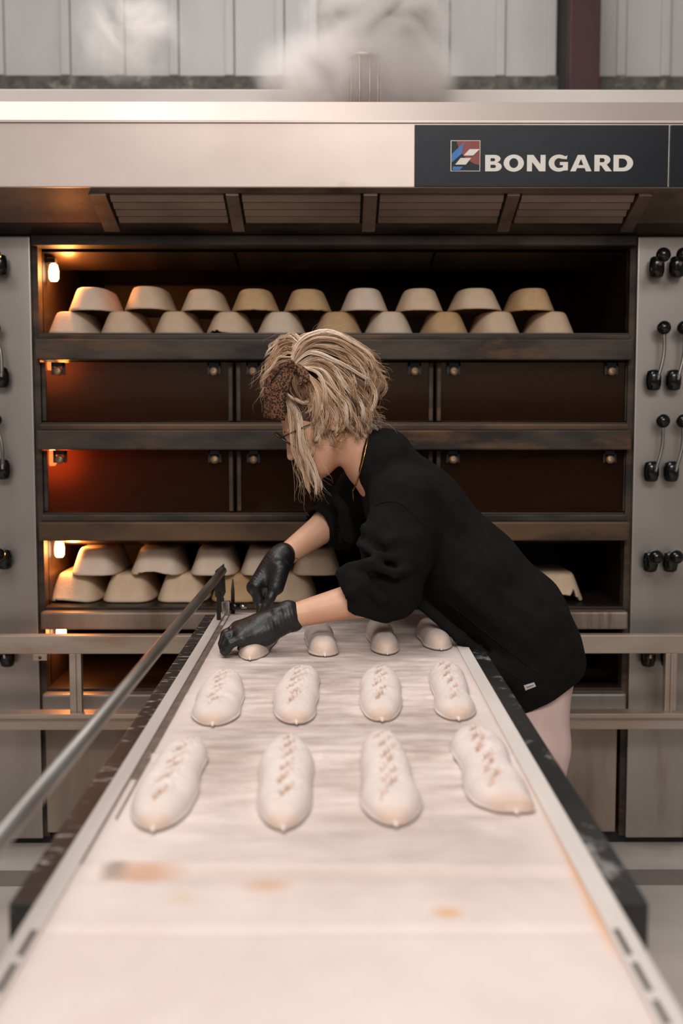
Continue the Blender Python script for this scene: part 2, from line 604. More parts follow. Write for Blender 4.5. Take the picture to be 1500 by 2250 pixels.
zsill = P(740, 168, WY).z
xs_l = [-1000, -880, -760, -640, -520, -400, -300, -190, -70, 10, 155, 275, 393, 515, 625, 697]
xs_r = [764, 870, 988, 1110, 1222]
xs_rr = [1302, 1375, 1472, 1590, 1710, 1830, 1950, 2070, 2190, 2310, 2430]
for xs in (xs_l, xs_r, xs_rr):
    for a, b in zip(xs, xs[1:]):
        x0, x1 = wx(a) + .0012, wx(b) - .0012
        bm = bmesh.new()
        box(bm, x0, x1, WY, WY + .03, zsill, 4.6, .004)
        box(bm, x1 - .045, x1 - .002, WY - .018, WY + .004, zsill, 4.6, .006)
        obj('cladding_panel', bm, M['white_wall'], wall)
for a, b in ((-1000, 1222), (1302, 2430)):
    boxo('sill', wx(a), wx(b), WY - .06, WY + .03, P(740, 197, WY - .16).z, P(740, 166, WY - .06).z, M['moss'], wall, .006)
boxo('ledge', -4, 4, WY - .16, WY + .03, 2.0, P(740, 197, WY - .16).z, M['ledge'], wall, .01)
col = empty('steel_column', (wx(1263), WY - .12, 0))
tag(col, 'dark red painted steel column against the pale cladding', 'column')
bm = bmesh.new()
x0, x1 = wx(1231), wx(1295)
box(bm, x0, x1, WY - .23, WY - .215, 0, 4.6, .003)
obj('flange', bm, M['maroon'], col)
boxo('flange', x0, x1, WY - .175, WY - .163, 0, 4.6, M['maroon'], col)
boxo('web', (x0 + x1) / 2 - .008, (x0 + x1) / 2 + .008, WY - .215, WY - .175, 0, 4.6, M['maroon'], col)

# ------------------------------------------------------------------ deck oven
OY = 3.30
XL, XR = -0.890, 0.875
oven = empty('deck_oven', (0, OY, 0))
tag(oven, 'wide steel deck oven with five dark baking decks', 'oven')
for s, xi in ((-1, XL), (1, XR)):
    xo = xi + s * .175
    boxo('side_panel', min(xi, xo), max(xi, xo), OY - .012, OY + .05, .03, 1.823, M['steel'], oven, .004)
    xo2 = xo + s * .006
    xo3 = xo2 + s * .40
    boxo('side_panel', min(xo2, xo3), max(xo2, xo3), OY - .012, OY + .05, .03, 1.823, M['steel'], oven, .004)
    boxo('corner_post', min(xi, xi - s * .018), max(xi, xi - s * .018), OY + .004, OY + .06, .03, 1.82, M['burnt'], oven, .002)
boxo('body', -1.46, 1.46, OY + 1.0, OY + 1.25, 0.02, 2.14, M['black'], oven, 0)
boxo('roof', -1.46, 1.46, OY + .06, OY + 1.0, 1.84, 2.14, M['burnt'], oven, 0)
boxo('plinth', -1.44, 1.44, OY + .03, OY + .1, 0.0, .045, M['black'], oven, 0)
boxo('lintel', XL + .005, XR - .005, OY - .02, OY + .06, 1.797, 1.826, M['burnt'], oven, .004)
xi0, xi1 = XL + .018, XR - .018
levels = [(1.548, 1.797), (1.286, 1.466), (1.018, 1.206), (.735, .936), (.487, .668)]
for z0, z1 in levels:
    bm = bmesh.new()
    ya, yb = OY + .05, OY + .95
    box(bm, xi0 - .03, xi0, ya, yb, z0, z1)
    box(bm, xi1, xi1 + .03, ya, yb, z0, z1)
    box(bm, xi0 - .03, xi1 + .03, yb, yb + .02, z0, z1)
    obj('chamber', bm, M['chamber'], oven)
    boxo('hearth', xi0 - .03, xi1 + .03, OY + .01, yb, z0 - .022, z0, M['chamber'], oven, .003)
    boxo('chamber_top', xi0 - .03, xi1 + .03, OY + .05, yb, z1, z1 + .02, M['chamber'], oven, 0)
# lips: (top of face, bottom of face, strip top, material, protrusion)
for zt, zb, zs, m_, pr, m2 in ((1.527, 1.468, 1.546, 'burnt', .03, 'burnt'), (1.263, 1.206, 1.285, 'burnt', .03, 'burnt_brown'),
                               (.993, .938, 1.017, 'burnt_brown', .03, 'burnt')):
    boxo('deck_lip', XL + .012, XR - .012, OY - pr, OY + .05, zb, zt, M[m_], oven, .004)
    boxo('deck_edge', XL + .014, XR - .014, OY - pr + .028, OY + .05, zt, zs - .004, M[m2], oven, .004)
boxo('deck_lip', XL + .012, XR - .012, OY - .03, OY + .06, .673, .725, M['steel_old'], oven, .006)
boxo('deck_lip', XL + .012, XR - .012, OY - .03, OY + .06, .43, .478, M['steel'], oven, .006)
boxo('base_panel', XL + .012, XR - .03, OY - .004, OY + .04, .045, .43, M['steel_old'], oven, .004)
# closed smoked-glass doors in decks two and three
dx = [P(q, 860, OY + .02).x for q in (88, 515, 955, 1386)]
for (z0, z1) in (levels[1], levels[2]):
    for a, b in zip(dx, dx[1:]):
        d = obj('oven_door', box(bmesh.new(), a + .003, b - .003, OY + .024, OY + .034, z0 + .002, z1 - .002, .002), M['door_glass'], oven)
        for xx in (a + .006, b - .018):
            boxo('door_stile', xx, xx + .012, OY + .016, OY + .026, z0 + .004, z1 - .004, M['burnt'], d, .002)
        for xx in (a + .055, b - .06):
            bm = bmesh.new()
            lathe(bm, [(.0, .0), (.009, .0), (.013, .003), (.013, .012)], (xx, OY + .006, z1 - .03), 'Y', 16)
            obj('door_bolt', bm, M['bolt'], d, True)
            bm = bmesh.new()
            box(bm, xx - .02, xx + .02, OY + .016, OY + .026, z1 - .016, z1 - .003, .002)
            box(bm, xx - .02, xx - .012, OY + .016, OY + .026, z1 - .04, z1 - .003, .002)
            box(bm, xx + .012, xx + .02, OY + .016, OY + .026, z1 - .04, z1 - .003, .002)
            obj('hinge_bracket', bm, M['black'], d)
# open doors folded up against the ceiling of decks one, four and five
for (z0, z1) in (levels[0], levels[3], levels[4]):
    for a, b in zip(dx, dx[1:]):
        bm = bmesh.new()
        prism(bm, [(OY + .06, z1 - .008), (OY + .07, z1 - .002), (OY + .235, z1 - .03), (OY + .23, z1 - .038)], 'X', a + .004, b - .004)
        obj('oven_door', bm, M['chamber'], oven)

# lamps on the left chamber wall, each with its own warm light
lampspots = [(97, 598, 1.0), (92, 830, .9), (118, 1040, .55), (106, 1205, 1.0), (111, 1388, .8)]
for i, (px, py, k) in enumerate(lampspots):
    c = P(px, py, OY + .10)
    c.x = xi0 + .022
    if i in (1, 2):
        c.x = xi0 + .004
        c.z += .05
    bm = bmesh.new()
    lathe(bm, [(.0, 0), (.010, 0), (.015, .008), (.0155, .03), (.012, .048), (.004, .054)], (c.x, c.y, c.z - .027), 'Z', 14)
    o = obj('oven_lamp', bm, M['lamp_glass'], oven, True)
    boxo('lamp_socket', xi0 - .002, xi0 + .03, c.y - .014, c.y + .014, c.z + .026, c.z + .04, M['black'], o, .002)
    l = bpy.data.lights.new('lamp_light', 'POINT')
    l.energy = 3.2 * k
    l.color = (1.0, .34, .07) if i != 2 else (1.0, .16, .03)
    l.shadow_soft_size = .02
    lo = bpy.data.objects.new('lamp_light', l)
    C.objects.link(lo)
    lo.location = (c.x + .035, c.y + .02, c.z)


# levers: black ball, curved chrome rod, black barrel grip
def lever(px, py_ball, py_grip, px_grip, down, reach=.15):
    g = P(px_grip, py_grip, OY - .05)
    o = empty('door_lever', g)
    o.parent = oven
    o.location = g - Vector(oven.location)
    bm = bmesh.new()
    lathe(bm, [(.012, -.03), (.019, -.026), (.0225, -.01), (.0225, .01), (.019, .026), (.012, .03)], (g.x, g.y + .01, g.z), 'Z', 18)
    gr = obj('grip', bm, M['bakelite'], o, True)
    tubeo('spindle', [(g.x, g.y + .01, g.z), (g.x, OY, g.z)], .010, M['chrome'], o)
    if down:
        b = P(px, py_ball, OY - .06)
        bm = bmesh.new()
        bmesh.ops.create_uvsphere(bm, u_segments=16, v_segments=10, radius=.0205, matrix=Matrix.Translation(b))
        obj('ball', bm, M['bakelite'], o, True)
        mid = (b + g) / 2 + Vector((.012, -.006, 0))
        tubeo('rod', [tuple(q) for q in crom([g + Vector((.006, -.012, 0)), mid, b], 10)], .0055, M['chrome'], o, 8)
    else:
        b = P(px, py_ball, OY - reach)
        bm = bmesh.new()
        bmesh.ops.create_uvsphere(bm, u_segments=16, v_segments=10, radius=.0205, matrix=Matrix.Translation(b))
        obj('ball', bm, M['bakelite'], o, True)
        tubeo('rod', [tuple(q) for q in crom([g + Vector((0, -.015, 0)), (b + g) / 2 + Vector((0, 0, -.006)), b], 8)], .0055, M['chrome'], o, 8)


for dxp in (0, 44):
    lever(1457 + dxp, 560, 586, 1444 + dxp, False)
    lever(1458 + dxp, 720, 835, 1437 + dxp, True)
    lever(1456 + dxp, 925, 1036, 1432 + dxp, True)
    lever(1441 + dxp, 1224, 1235, 1430 + dxp, False)
    lever(1432 + dxp, 1424, 1444, 1425 + dxp, False, .085)
for dxp in (0, -44):
    lever(-14 + dxp, 560, 582, -2 + dxp, False)
    lever(-14 + dxp, 720, 829, 2 + dxp, True)
    lever(-11 + dxp, 922, 1031, 4 + dxp, True)
    lever(-4 + dxp, 1218, 1229, 8 + dxp, False)
    lever(4 + dxp, 1424, 1444, 14 + dxp, False, .085)

# ------------------------------------------------------------------ extractor hood
HY = 3.02
hood = empty('extractor_hood', (0, HY, 1.9))
tag(hood, 'long stainless extractor hood over the oven with slatted filters underneath', 'hood')
zf0, zf1 = P(740, 412, HY).z, P(740, 270, HY).z
boxo('fascia', -1.5, 1.5, HY, HY + .012, zf0, zf1, M['fascia'], hood, .003)
bm = bmesh.new()
prism(bm, [(HY - .004, zf1), (HY - .004, zf1 + .006), (HY + .022, P(740, 224, HY + .022).z), (HY + .40, P(740, 224, HY + .022).z), (HY + .40, zf1)], 'X', -1.5, 1.5)
obj('top_band', bm, M['fascia'], hood)
boxo('top_casing', -1.5, 1.5, HY + .42, HY + .5, 2.14, P(740, 196, HY + .42).z, M['ledge'], hood, .004)
# sloped underside
ub, uf = Vector((0, OY - .012, 1.832)), Vector((0, HY + .012, zf0 + .004))
us = (ub - uf)
un = Vector((0, us.z, -us.y)).normalized()      # points down and out


def under(t, off):
    return uf + us * t + un * off


bm = bmesh.new()
prism(bm, [tuple(under(0, -.004).yz), tuple(under(1, -.004).yz), tuple(under(1, -.03).yz), tuple(under(0, -.03).yz)], 'X', -1.5, 1.5)
obj('underside', bm, M['hood_dark'], hood)
for t0, t1 in ((-.02, .10), (.74, 1.0)):
    bm = bmesh.new()
    prism(bm, [tuple(under(t0, .004).yz), tuple(under(t1, .004).yz), tuple(under(t1, -.01).yz), tuple(under(t0, -.01).yz)], 'X', -1.5, 1.5)
    obj('frame_strip', bm, M['hood_in'] if t0 < 0 else M['burnt'], hood)


def ux(px): return P(px, 455, (OY + HY) / 2 - .02).x


divs = [(212, 247), (503, 530), (797, 826), (1104, 1130), (1384, 1412)]
for a, b in divs:
    bm = bmesh.new()
    prism(bm, [tuple(under(.08, .014).yz), tuple(under(.86, .014).yz), tuple(under(.86, -.01).yz), tuple(under(.08, -.01).yz)], 'X', ux(a), ux(b))
    obj('divider', bm, M['hood_in'], hood)
for (a0, a), (b, b0) in zip(divs, divs[1:]):
    bm = bmesh.new()
    fil = obj('filter_panel', prism(bm, [tuple(under(.1, -.002).yz), tuple(under(.72, -.002).yz), tuple(under(.72, -.006).yz), tuple(under(.1, -.006).yz)], 'X', ux(a) + .002, ux(b) - .002), M['hood_dark'], hood)
    for k in range(4):
        t = .13 + k * .15
        bm = bmesh.new()
        prism(bm, [tuple(under(t, .006).yz), tuple(under(t + .080, .014).yz), tuple(under(t + .080, .006).yz), tuple(under(t, -.002).yz)], 'X', ux(a) + .008, ux(b) - .008)
        obj('slat', bm, M['hood_slat'], fil)
for x0, x1 in ((-1.5, ux(208)), (ux(1416), 1.5)):
    bm = bmesh.new()
    prism(bm, [tuple(under(.1, .003).yz), tuple(under(.86, .003).yz), tuple(under(.86, -.008).yz), tuple(under(.1, -.008).yz)], 'X', x0, x1)
    obj('blank_panel', bm, M['hood_in'], hood)
boxo('hood_back', -1.5, 1.5, HY + .395, HY + .42, 1.98, 2.15, M['steel'], hood, 0)

# sign panels on the fascia
SY = HY - .008


def sp(px, py): return P(px, py, SY)


sign = empty('sign_panel', sp(1190, 340))
tag(sign, 'dark navy sign panel with white lettering and square emblem on hood', 'sign')
a, b = sp(911, 274), sp(1468, 410)
boxo('board', a.x, b.x, SY + .001, SY + .008, b.z, a.z, M['navy'], sign, .001)
blank = sp(1480, 340)
s2 = boxo('sign_panel', sp(1473, 300).x, sp(1473, 300).x + .3, SY + .001, SY + .008, b.z, a.z, M['navy'], None, .001)
tag(s2, 'blank navy panel beside the lettered sign, cut off by the right edge', 'sign')
tr = boxo('joint_strip', sp(1468.5, 300).x, sp(1471, 300).x, SY, SY + .006, b.z, a.z, M['chrome'], sign, 0)


def arc(cx, cy, rx, ry, a0, a1, n=14):
    return [(cx + rx * math.cos(math.radians(a0 + (a1 - a0) * i / n)), cy + ry * math.sin(math.radians(a0 + (a1 - a0) * i / n))) for i in range(n + 1)]


LET = {
    'B': [[(0, 0)] + arc(.62, .28, .41, .28, -90, 75) + arc(.58, .765, .37, .235, -60, 90) + [(0, 1)],
          [(.33, .2)] + arc(.55, .3, .12, .1, -90, 90, 8) + [(.33, .4)], [(.33, .61)] + arc(.52, .705, .1, .095, -90, 90, 8) + [(.33, .8)]],
    'O': [arc(.63, .5, .63, .52, 0, 354, 36), arc(.63, .5, .28, .30, 0, 350, 30)],
    'N': [[(0, 0), (.31, 0), (.31, .58), (.77, 0), (1.15, 0), (1.15, 1), (.84, 1), (.84, .42), (.39, 1), (0, 1)]],
    'G': [arc(.63, .5, .63, .52, 52, 300, 30) + [(1.2, .06), (1.2, .57), (.70, .57), (.70, .38), (.89, .38), (.89, .24)] + arc(.64, .5, .29, .30, 295, 62, 24) + [(1.12, .74), (1.16, .97)]],
    'A': [[(0, 0), (.34, 0), (.42, .2), (.9, .2), (.98, 0), (1.33, 0), (.87, 1), (.46, 1)], [(.5, .38), (.82, .38), (.66, .76)]],
    'R': [[(0, 0), (.33, 0), (.33, .36), (.42, .36), (.70, 0), (1.1, 0), (.77, .41)] + arc(.58, .70, .41, .30, -50, 90) + [(0, 1)],
          [(.33, .55)] + arc(.52, .675, .12, .125, -90, 90, 8) + [(.33, .8)]],
    'D': [[(0, 0)] + arc(.6, .5, .62, .5, -90, 90, 20) + [(0, 1)], [(.33, .22)] + arc(.55, .5, .30, .28, -90, 90, 14) + [(.33, .78)]],
}


def flat_shape(name, loops, org, sx, sz, m_, parent, y, thick=.0012):
    cu = bpy.data.curves.new(name, 'CURVE')
    cu.dimensions = '2D'
    cu.fill_mode = 'BOTH'
    cu.extrude = thick / 2
    for lp in loops:
        s = cu.splines.new('POLY')
        s.points.add(len(lp) - 1)
        for q, (x, z) in zip(s.points, lp):
            q.co = (x * sx, z * sz, 0, 1)
        s.use_cyclic_u = True
    o = bpy.data.objects.new(name, cu)
    C.objects.link(o)
    dg = bpy.context.evaluated_depsgraph_get()
    me = bpy.data.meshes.new_from_object(o.evaluated_get(dg))
    bpy.data.objects.remove(o)
    bpy.data.curves.remove(cu)
    me.transform(Matrix.Translation((org.x, y, org.z)) @ Matrix.Rotation(math.pi / 2, 4, 'X'))
    me.materials.clear()
    return link(name, me, m_, parent)


def zx(zx_, zy): return 970 + zx_ / 3.409, 290 + zy / 3.409


hz = sp(*zx(700, 172)).z - sp(*zx(700, 295)).z
for ch, x0 in zip('BONGARD', (325, 463, 638, 800, 962, 1142, 1285)):
    flat_shape('letter', LET[ch], sp(*zx(x0, 295)), hz, hz, M['white_print'], sign, SY)
l0, l1 = sp(*zx(66, 295)), sp(*zx(290, 64))
ls = l1.x - l0.x
em = flat_shape('emblem', [[(0, 0), (1, 0), (1, 1.02), (0, 1.02)]], l0, ls, ls, M['white_print'], sign, SY)
ins = [(.025, .025), (.975, .025), (.975, .995), (.025, .995)]
flat_shape('emblem_field', [ins], l0, ls, ls, M['navy'], em, SY - .001)
flat_shape('emblem_shape', [[(.19, .995), (.975, .995), (.975, .20), (.80, .24), (.62, .34), (.42, .52), (.28, .74)]], l0, ls, ls, M['red_print'], em, SY - .002)
flat_shape('emblem_shape', [[(.03, .28), (.36, .56), (.46, .96), (.03, .56)]], l0, ls, ls, M['blue_print'], em, SY - .003)
flat_shape('emblem_shape', [[(.06, .03), (.30, .03), (.42, .15), (.08, .15)]], l0, ls, ls, M['blue_print'], em, SY - .003)
flat_shape('emblem_shape', [[(.43, .51), (.75, .51), (.97, .72), (.63, .72)]], l0, ls, ls, M['white_print'], em, SY - .004)
flat_shape('emblem_shape', [[(.15, .21), (.51, .21), (.69, .43), (.33, .43)]], l0, ls, ls, M['white_print'], em, SY - .004)

# flue with guard bars on top of the hood
fy = HY + .30
fz = P(800, 224, HY + .022).z
fc = P(800, 214, fy)
flue = empty('steam_flue', (fc.x, fy, fz))
tag(flue, 'short caged steel steam outlet standing on top of the hood', 'flue')
sc_ = 1 / F * fy
bm = bmesh.new()
lathe(bm, [(.062, 0), (.062, .012), (.045, .016), (.045, .022)], (fc.x, fy, fz), 'Z', 24)
obj('collar', bm, M['fascia'], flue, True)
ftop = P(800, 122, fy).z
for k in range(10):
    a_ = 2 * math.pi * k / 10
    q = Vector((fc.x + .047 * math.cos(a_), fy + .047 * math.sin(a_), 0))
    tubeo('guard_bar', [(q.x, q.y, fz + .018), (q.x, q.y, ftop - .012)], .0035, M['fascia'], flue, 6)
bm = bmesh.new()
lathe(bm, [(.051, 0), (.052, .008), (.03, .014), (.008, .016), (.006, .028), (.002, .03)], (fc.x, fy, ftop - .014), 'Z', 24)
obj('cap', bm, M['fascia'], flue, True)

# ------------------------------------------------------------------ rail frame in front of the oven
RY = 3.15
railf = empty('guide_rail', (0, RY, 0))
tag(railf, 'low horizontal steel guide rail frame across the oven front', 'rail')
z1, z0 = P(200, 1396, RY).z, P(200, 1437, RY).z
boxo('top_bar', -1.7, 1.7, RY, RY + .03, z0, z1, M['rail_steel'], railf, .004)
z3, z2 = P(200, 1565, RY).z, P(200, 1604, RY).z
boxo('lower_bar', -1.7, 1.7, RY, RY + .012, z2, z3 - .012, M['rail_steel'], railf, .003)
boxo('lower_flange', -1.7, 1.7, RY - .02, RY + .035, z3 - .014, z3, M['rail_steel'], railf, .003)
for px in (166, 1475):
    x = P(px, 1500, RY).x
    boxo('post', x - .018, x + .016, RY + .002, RY + .028, z3, z0, M['rail_steel'], railf, .003)
    boxo('post_web', x - .004, x + .002, RY - .006, RY + .004, z3, z0, M['rail_steel'], railf, .001)
x = P(88, 1445, RY).x
br = boxo('bracket', x - .02, x + .02, RY - .002, RY + .02, z0 - .019, z0, M['rail_steel'], railf, .002)
bm = bmesh.new()
lathe(bm, [(.0, -.003), (.004, -.003), (.0045, 0)], (x, RY - .002, z0 - .01), 'Y', 12)
obj('screw', bm, M['dark_iron'], br, True)
for x in (-1.66, 1.66):
    boxo('leg', x - .02, x + .02, RY + .002, RY + .03, 0, z1, M['rail_steel'], railf, .003)

# ------------------------------------------------------------------ loader table with canvas belt
EL, ER = -.332, .309            # outer edges of the pale edge rails
BL, BR = -.310, .284            # belt edges
YF = 3.065                      # far end
YN = .55                        # near end, below the camera
load = empty('belt_loader', (0, 2.0, 0))
tag(load, 'long floured canvas belt loading table with black side beams', 'loader')


def sn(p, k, seed):
    r = np.random.default_rng(seed)
    d = r.normal(size=(7, p.shape[1]))
    d /= np.linalg.norm(d, axis=1)[:, None]
    s = r.uniform(.6, 1.7, 7) * k
    ph = r.uniform(0, 6.28, 7)
    return np.sin((p @ d.T) * s + ph).mean(axis=1)


nx_, ny_ = 61, 361
X, Y = np.meshgrid(np.linspace(BL, BR, nx_), np.linspace(YN, YF, ny_), indexing='ij')
Q = np.stack([X.ravel(), Y.ravel()], 1)
Zb = np.zeros(len(Q))
Zb += .0012 * sn(Q * [1, 2.2], 14, 3)


def ridge(py, amp, wd, seed, x0=-1, x1=1):
    y = G(740, py, BELT).y
    yy = Q[:, 1] - y + .006 * sn(Q[:, :1], 14, seed)
    g = np.exp(-(yy / wd) ** 2) * amp
    m_ = 1 / (1 + np.exp(-(Q[:, 0] - x0) * 60)) * (1 / (1 + np.exp((Q[:, 0] - x1) * 60)))
    return g * m_


Zb += ridge(1660, .0045, .013, 5) - ridge(1668, .003, .012, 5)
Zb += ridge(1528, .0022, .012, 6) + ridge(1447, .002, .012, 8)
Zb += ridge(1905, .004, .016, 9) - ridge(1918, .004, .02, 9)
Zb += ridge(2046, -.0035, .008, 10) + ridge(2035, .0015, .02, 10)
# wrinkles near the right edge
for (pa, pb, amp, wd) in (((1130, 1910), (1215, 1960), .0022, .006), ((1060, 1905), (1120, 1945), .0016, .006), ((1070, 1975), (1150, 2030), .0018, .006),
                          ((240, 1915), (290, 1985), .002, .006), ((262, 1900), (310, 1960), .0018, .006)):
    A, B_ = G(*pa, BELT).xy, G(*pb, BELT).xy
    A, B_ = np.array(A), np.array(B_)
    t = np.clip(((Q - A) @ (B_ - A)) / ((B_ - A) @ (B_ - A)), 0, 1)
    dd = np.linalg.norm(Q - (A + t[:, None] * (B_ - A)), axis=1)
    Zb += amp * np.exp(-(dd / wd) ** 2)
Zb *= np.clip(np.minimum(Q[:, 0] - BL, BR - Q[:, 0]) / .02, 0.15, 1)
# right edge of the cloth lifts slightly near the camera
V = np.stack([Q[:, 0], Q[:, 1], BELT - .001 + Zb], 1)
idx = np.arange(nx_ * ny_).reshape(nx_, ny_)
Fq = np.stack([idx[:-1, :-1], idx[1:, :-1], idx[1:, 1:], idx[:-1, 1:]], -1).reshape(-1, 4)
belt = pymesh('canvas_belt', V, Fq, M['belt'], load)
so = belt.modifiers.new('thickness', 'SOLIDIFY')
so.thickness = .003
so.offset = -1
boxo('bed_plate', EL + .006, ER - .006, YN, YF - .004, .728, .752, M['edge'], load, 0)
boxo('nose_roller_cover', EL + .004, ER - .004, YF - .012, YF + .006, .728, .757, M['edge'], load, .006)
for side, x0, x1 in ((-1, EL, BL + .002), (1, BR - .002, ER)):
    er = boxo('edge_rail', x0, x1, YN, YF, .722, BELT + .0025, M['edge'], load, .003)
    for py0, py1 in ((2048, 2105), (2122, 2185), (2205, 2260)):
        ya, yb = G(740, py1, BELT).y, G(740, py0, BELT).y
        xm = (x0 + .018) if side < 0 else (x0 + .008)
        boxo('slot', xm - .003, xm + .003, ya, yb, BELT, BELT + .0032, M['slot'], er, 0)
# groove and lacing teeth along the left belt edge
boxo('groove', BL + .0015, BL + .0032, 1.3, YF - .02, BELT + .0005, BELT + .0028, M['lacing'], load, 0)
boxo('groove', BL + .0150, BL + .0164, 1.45, YF - .02, BELT + .0005, BELT + .0032, M['lacing'], load, 0)
bm = bmesh.new()
y = 1.62
while y < 2.85:
    box(bm, BL + .0052, BL + .0140, y, y + .0042, BELT, BELT + .0035)
    y += .0135
tag(obj('belt_lacing', bm, M['lacing'], load), kind='stuff')
for x0, x1 in ((-.3635, EL - .0005), (ER + .0005, .3455)):
    boxo('side_beam', x0, x1, 1.195, YF - .02, .700, .757, M['bar_black' if x0 < 0 else 'bar_clean'], load, .003)
for x in (-.2, .2):
    for y in (1.75, 2.75):
        boxo('leg', x - .02, x + .02, y - .02, y + .02, 0, .73, M['black'], load, .003)
for y in (1.75, 2.75):
    boxo('crossbar', -.33, .31, y - .015, y + .015, .69, .73, M['black'], load, .003)
# handle tube along the left side
h0 = P(489, 1254, 3.05)
h1 = P(-40, 1893, 1.06)
h1 = Vector((h0.x + (h1.x - h0.x), h1.y, h1.z))
tubeo('handle_tube', [h0, h0.lerp(h1, .5), h1 + (h1 - h0) * .12], .0112, M['tube'], load, 20)
bm = bmesh.new()
pp = [(-.02, .0), (.004, .02), (.008, -.06), (-.004, -.085), (-.022, -.07)]
prism(bm, [(h0.x + a_, h0.z + b_) for a_, b_ in pp], 'Y', h0.y - .006, h0.y + .004)
obj('handle_bracket', bm, M['dark_iron'], load)
zb = BELT + .003
tubeo('bracket_rod', [(h0.x - .001, h0.y - .001, h0.z - .075), (h0.x - .001, h0.y - .001, zb)], .0042, M['dark_iron'], load, 8)
q = P(481, 1300, 2.95)
boxo('stop_plate', q.x - .005, q.x + .005, 2.93, 2.95, BELT, q.z, M['dark_iron'], load, .002)
q = P(511, 1272, 3.05)
tubeo('locating_pin', [(q.x, 3.05, BELT), (q.x, 3.05, q.z - .03), (q.x, 3.05, q.z)], [.006, .005, .0015], M['dark_iron'], load, 10)
q = P(497, 1330, 3.03)
boxo('clamp_block', q.x - .012, q.x + .010, 3.02, 3.045, BELT, q.z + .012, M['chrome'], load, .003)
q = P(518, 1332, 3.04)
tubeo('clamp_knob', [(q.x - .016, 3.035, q.z), (q.x + .012, 3.035, q.z)], .010, M['bakelite'], load, 14)
tubeo('clamp_pin', [(q.x + .011, 3.035, q.z), (q.x + .030, 3.035, q.z)], .006, M['chrome'], load, 12)

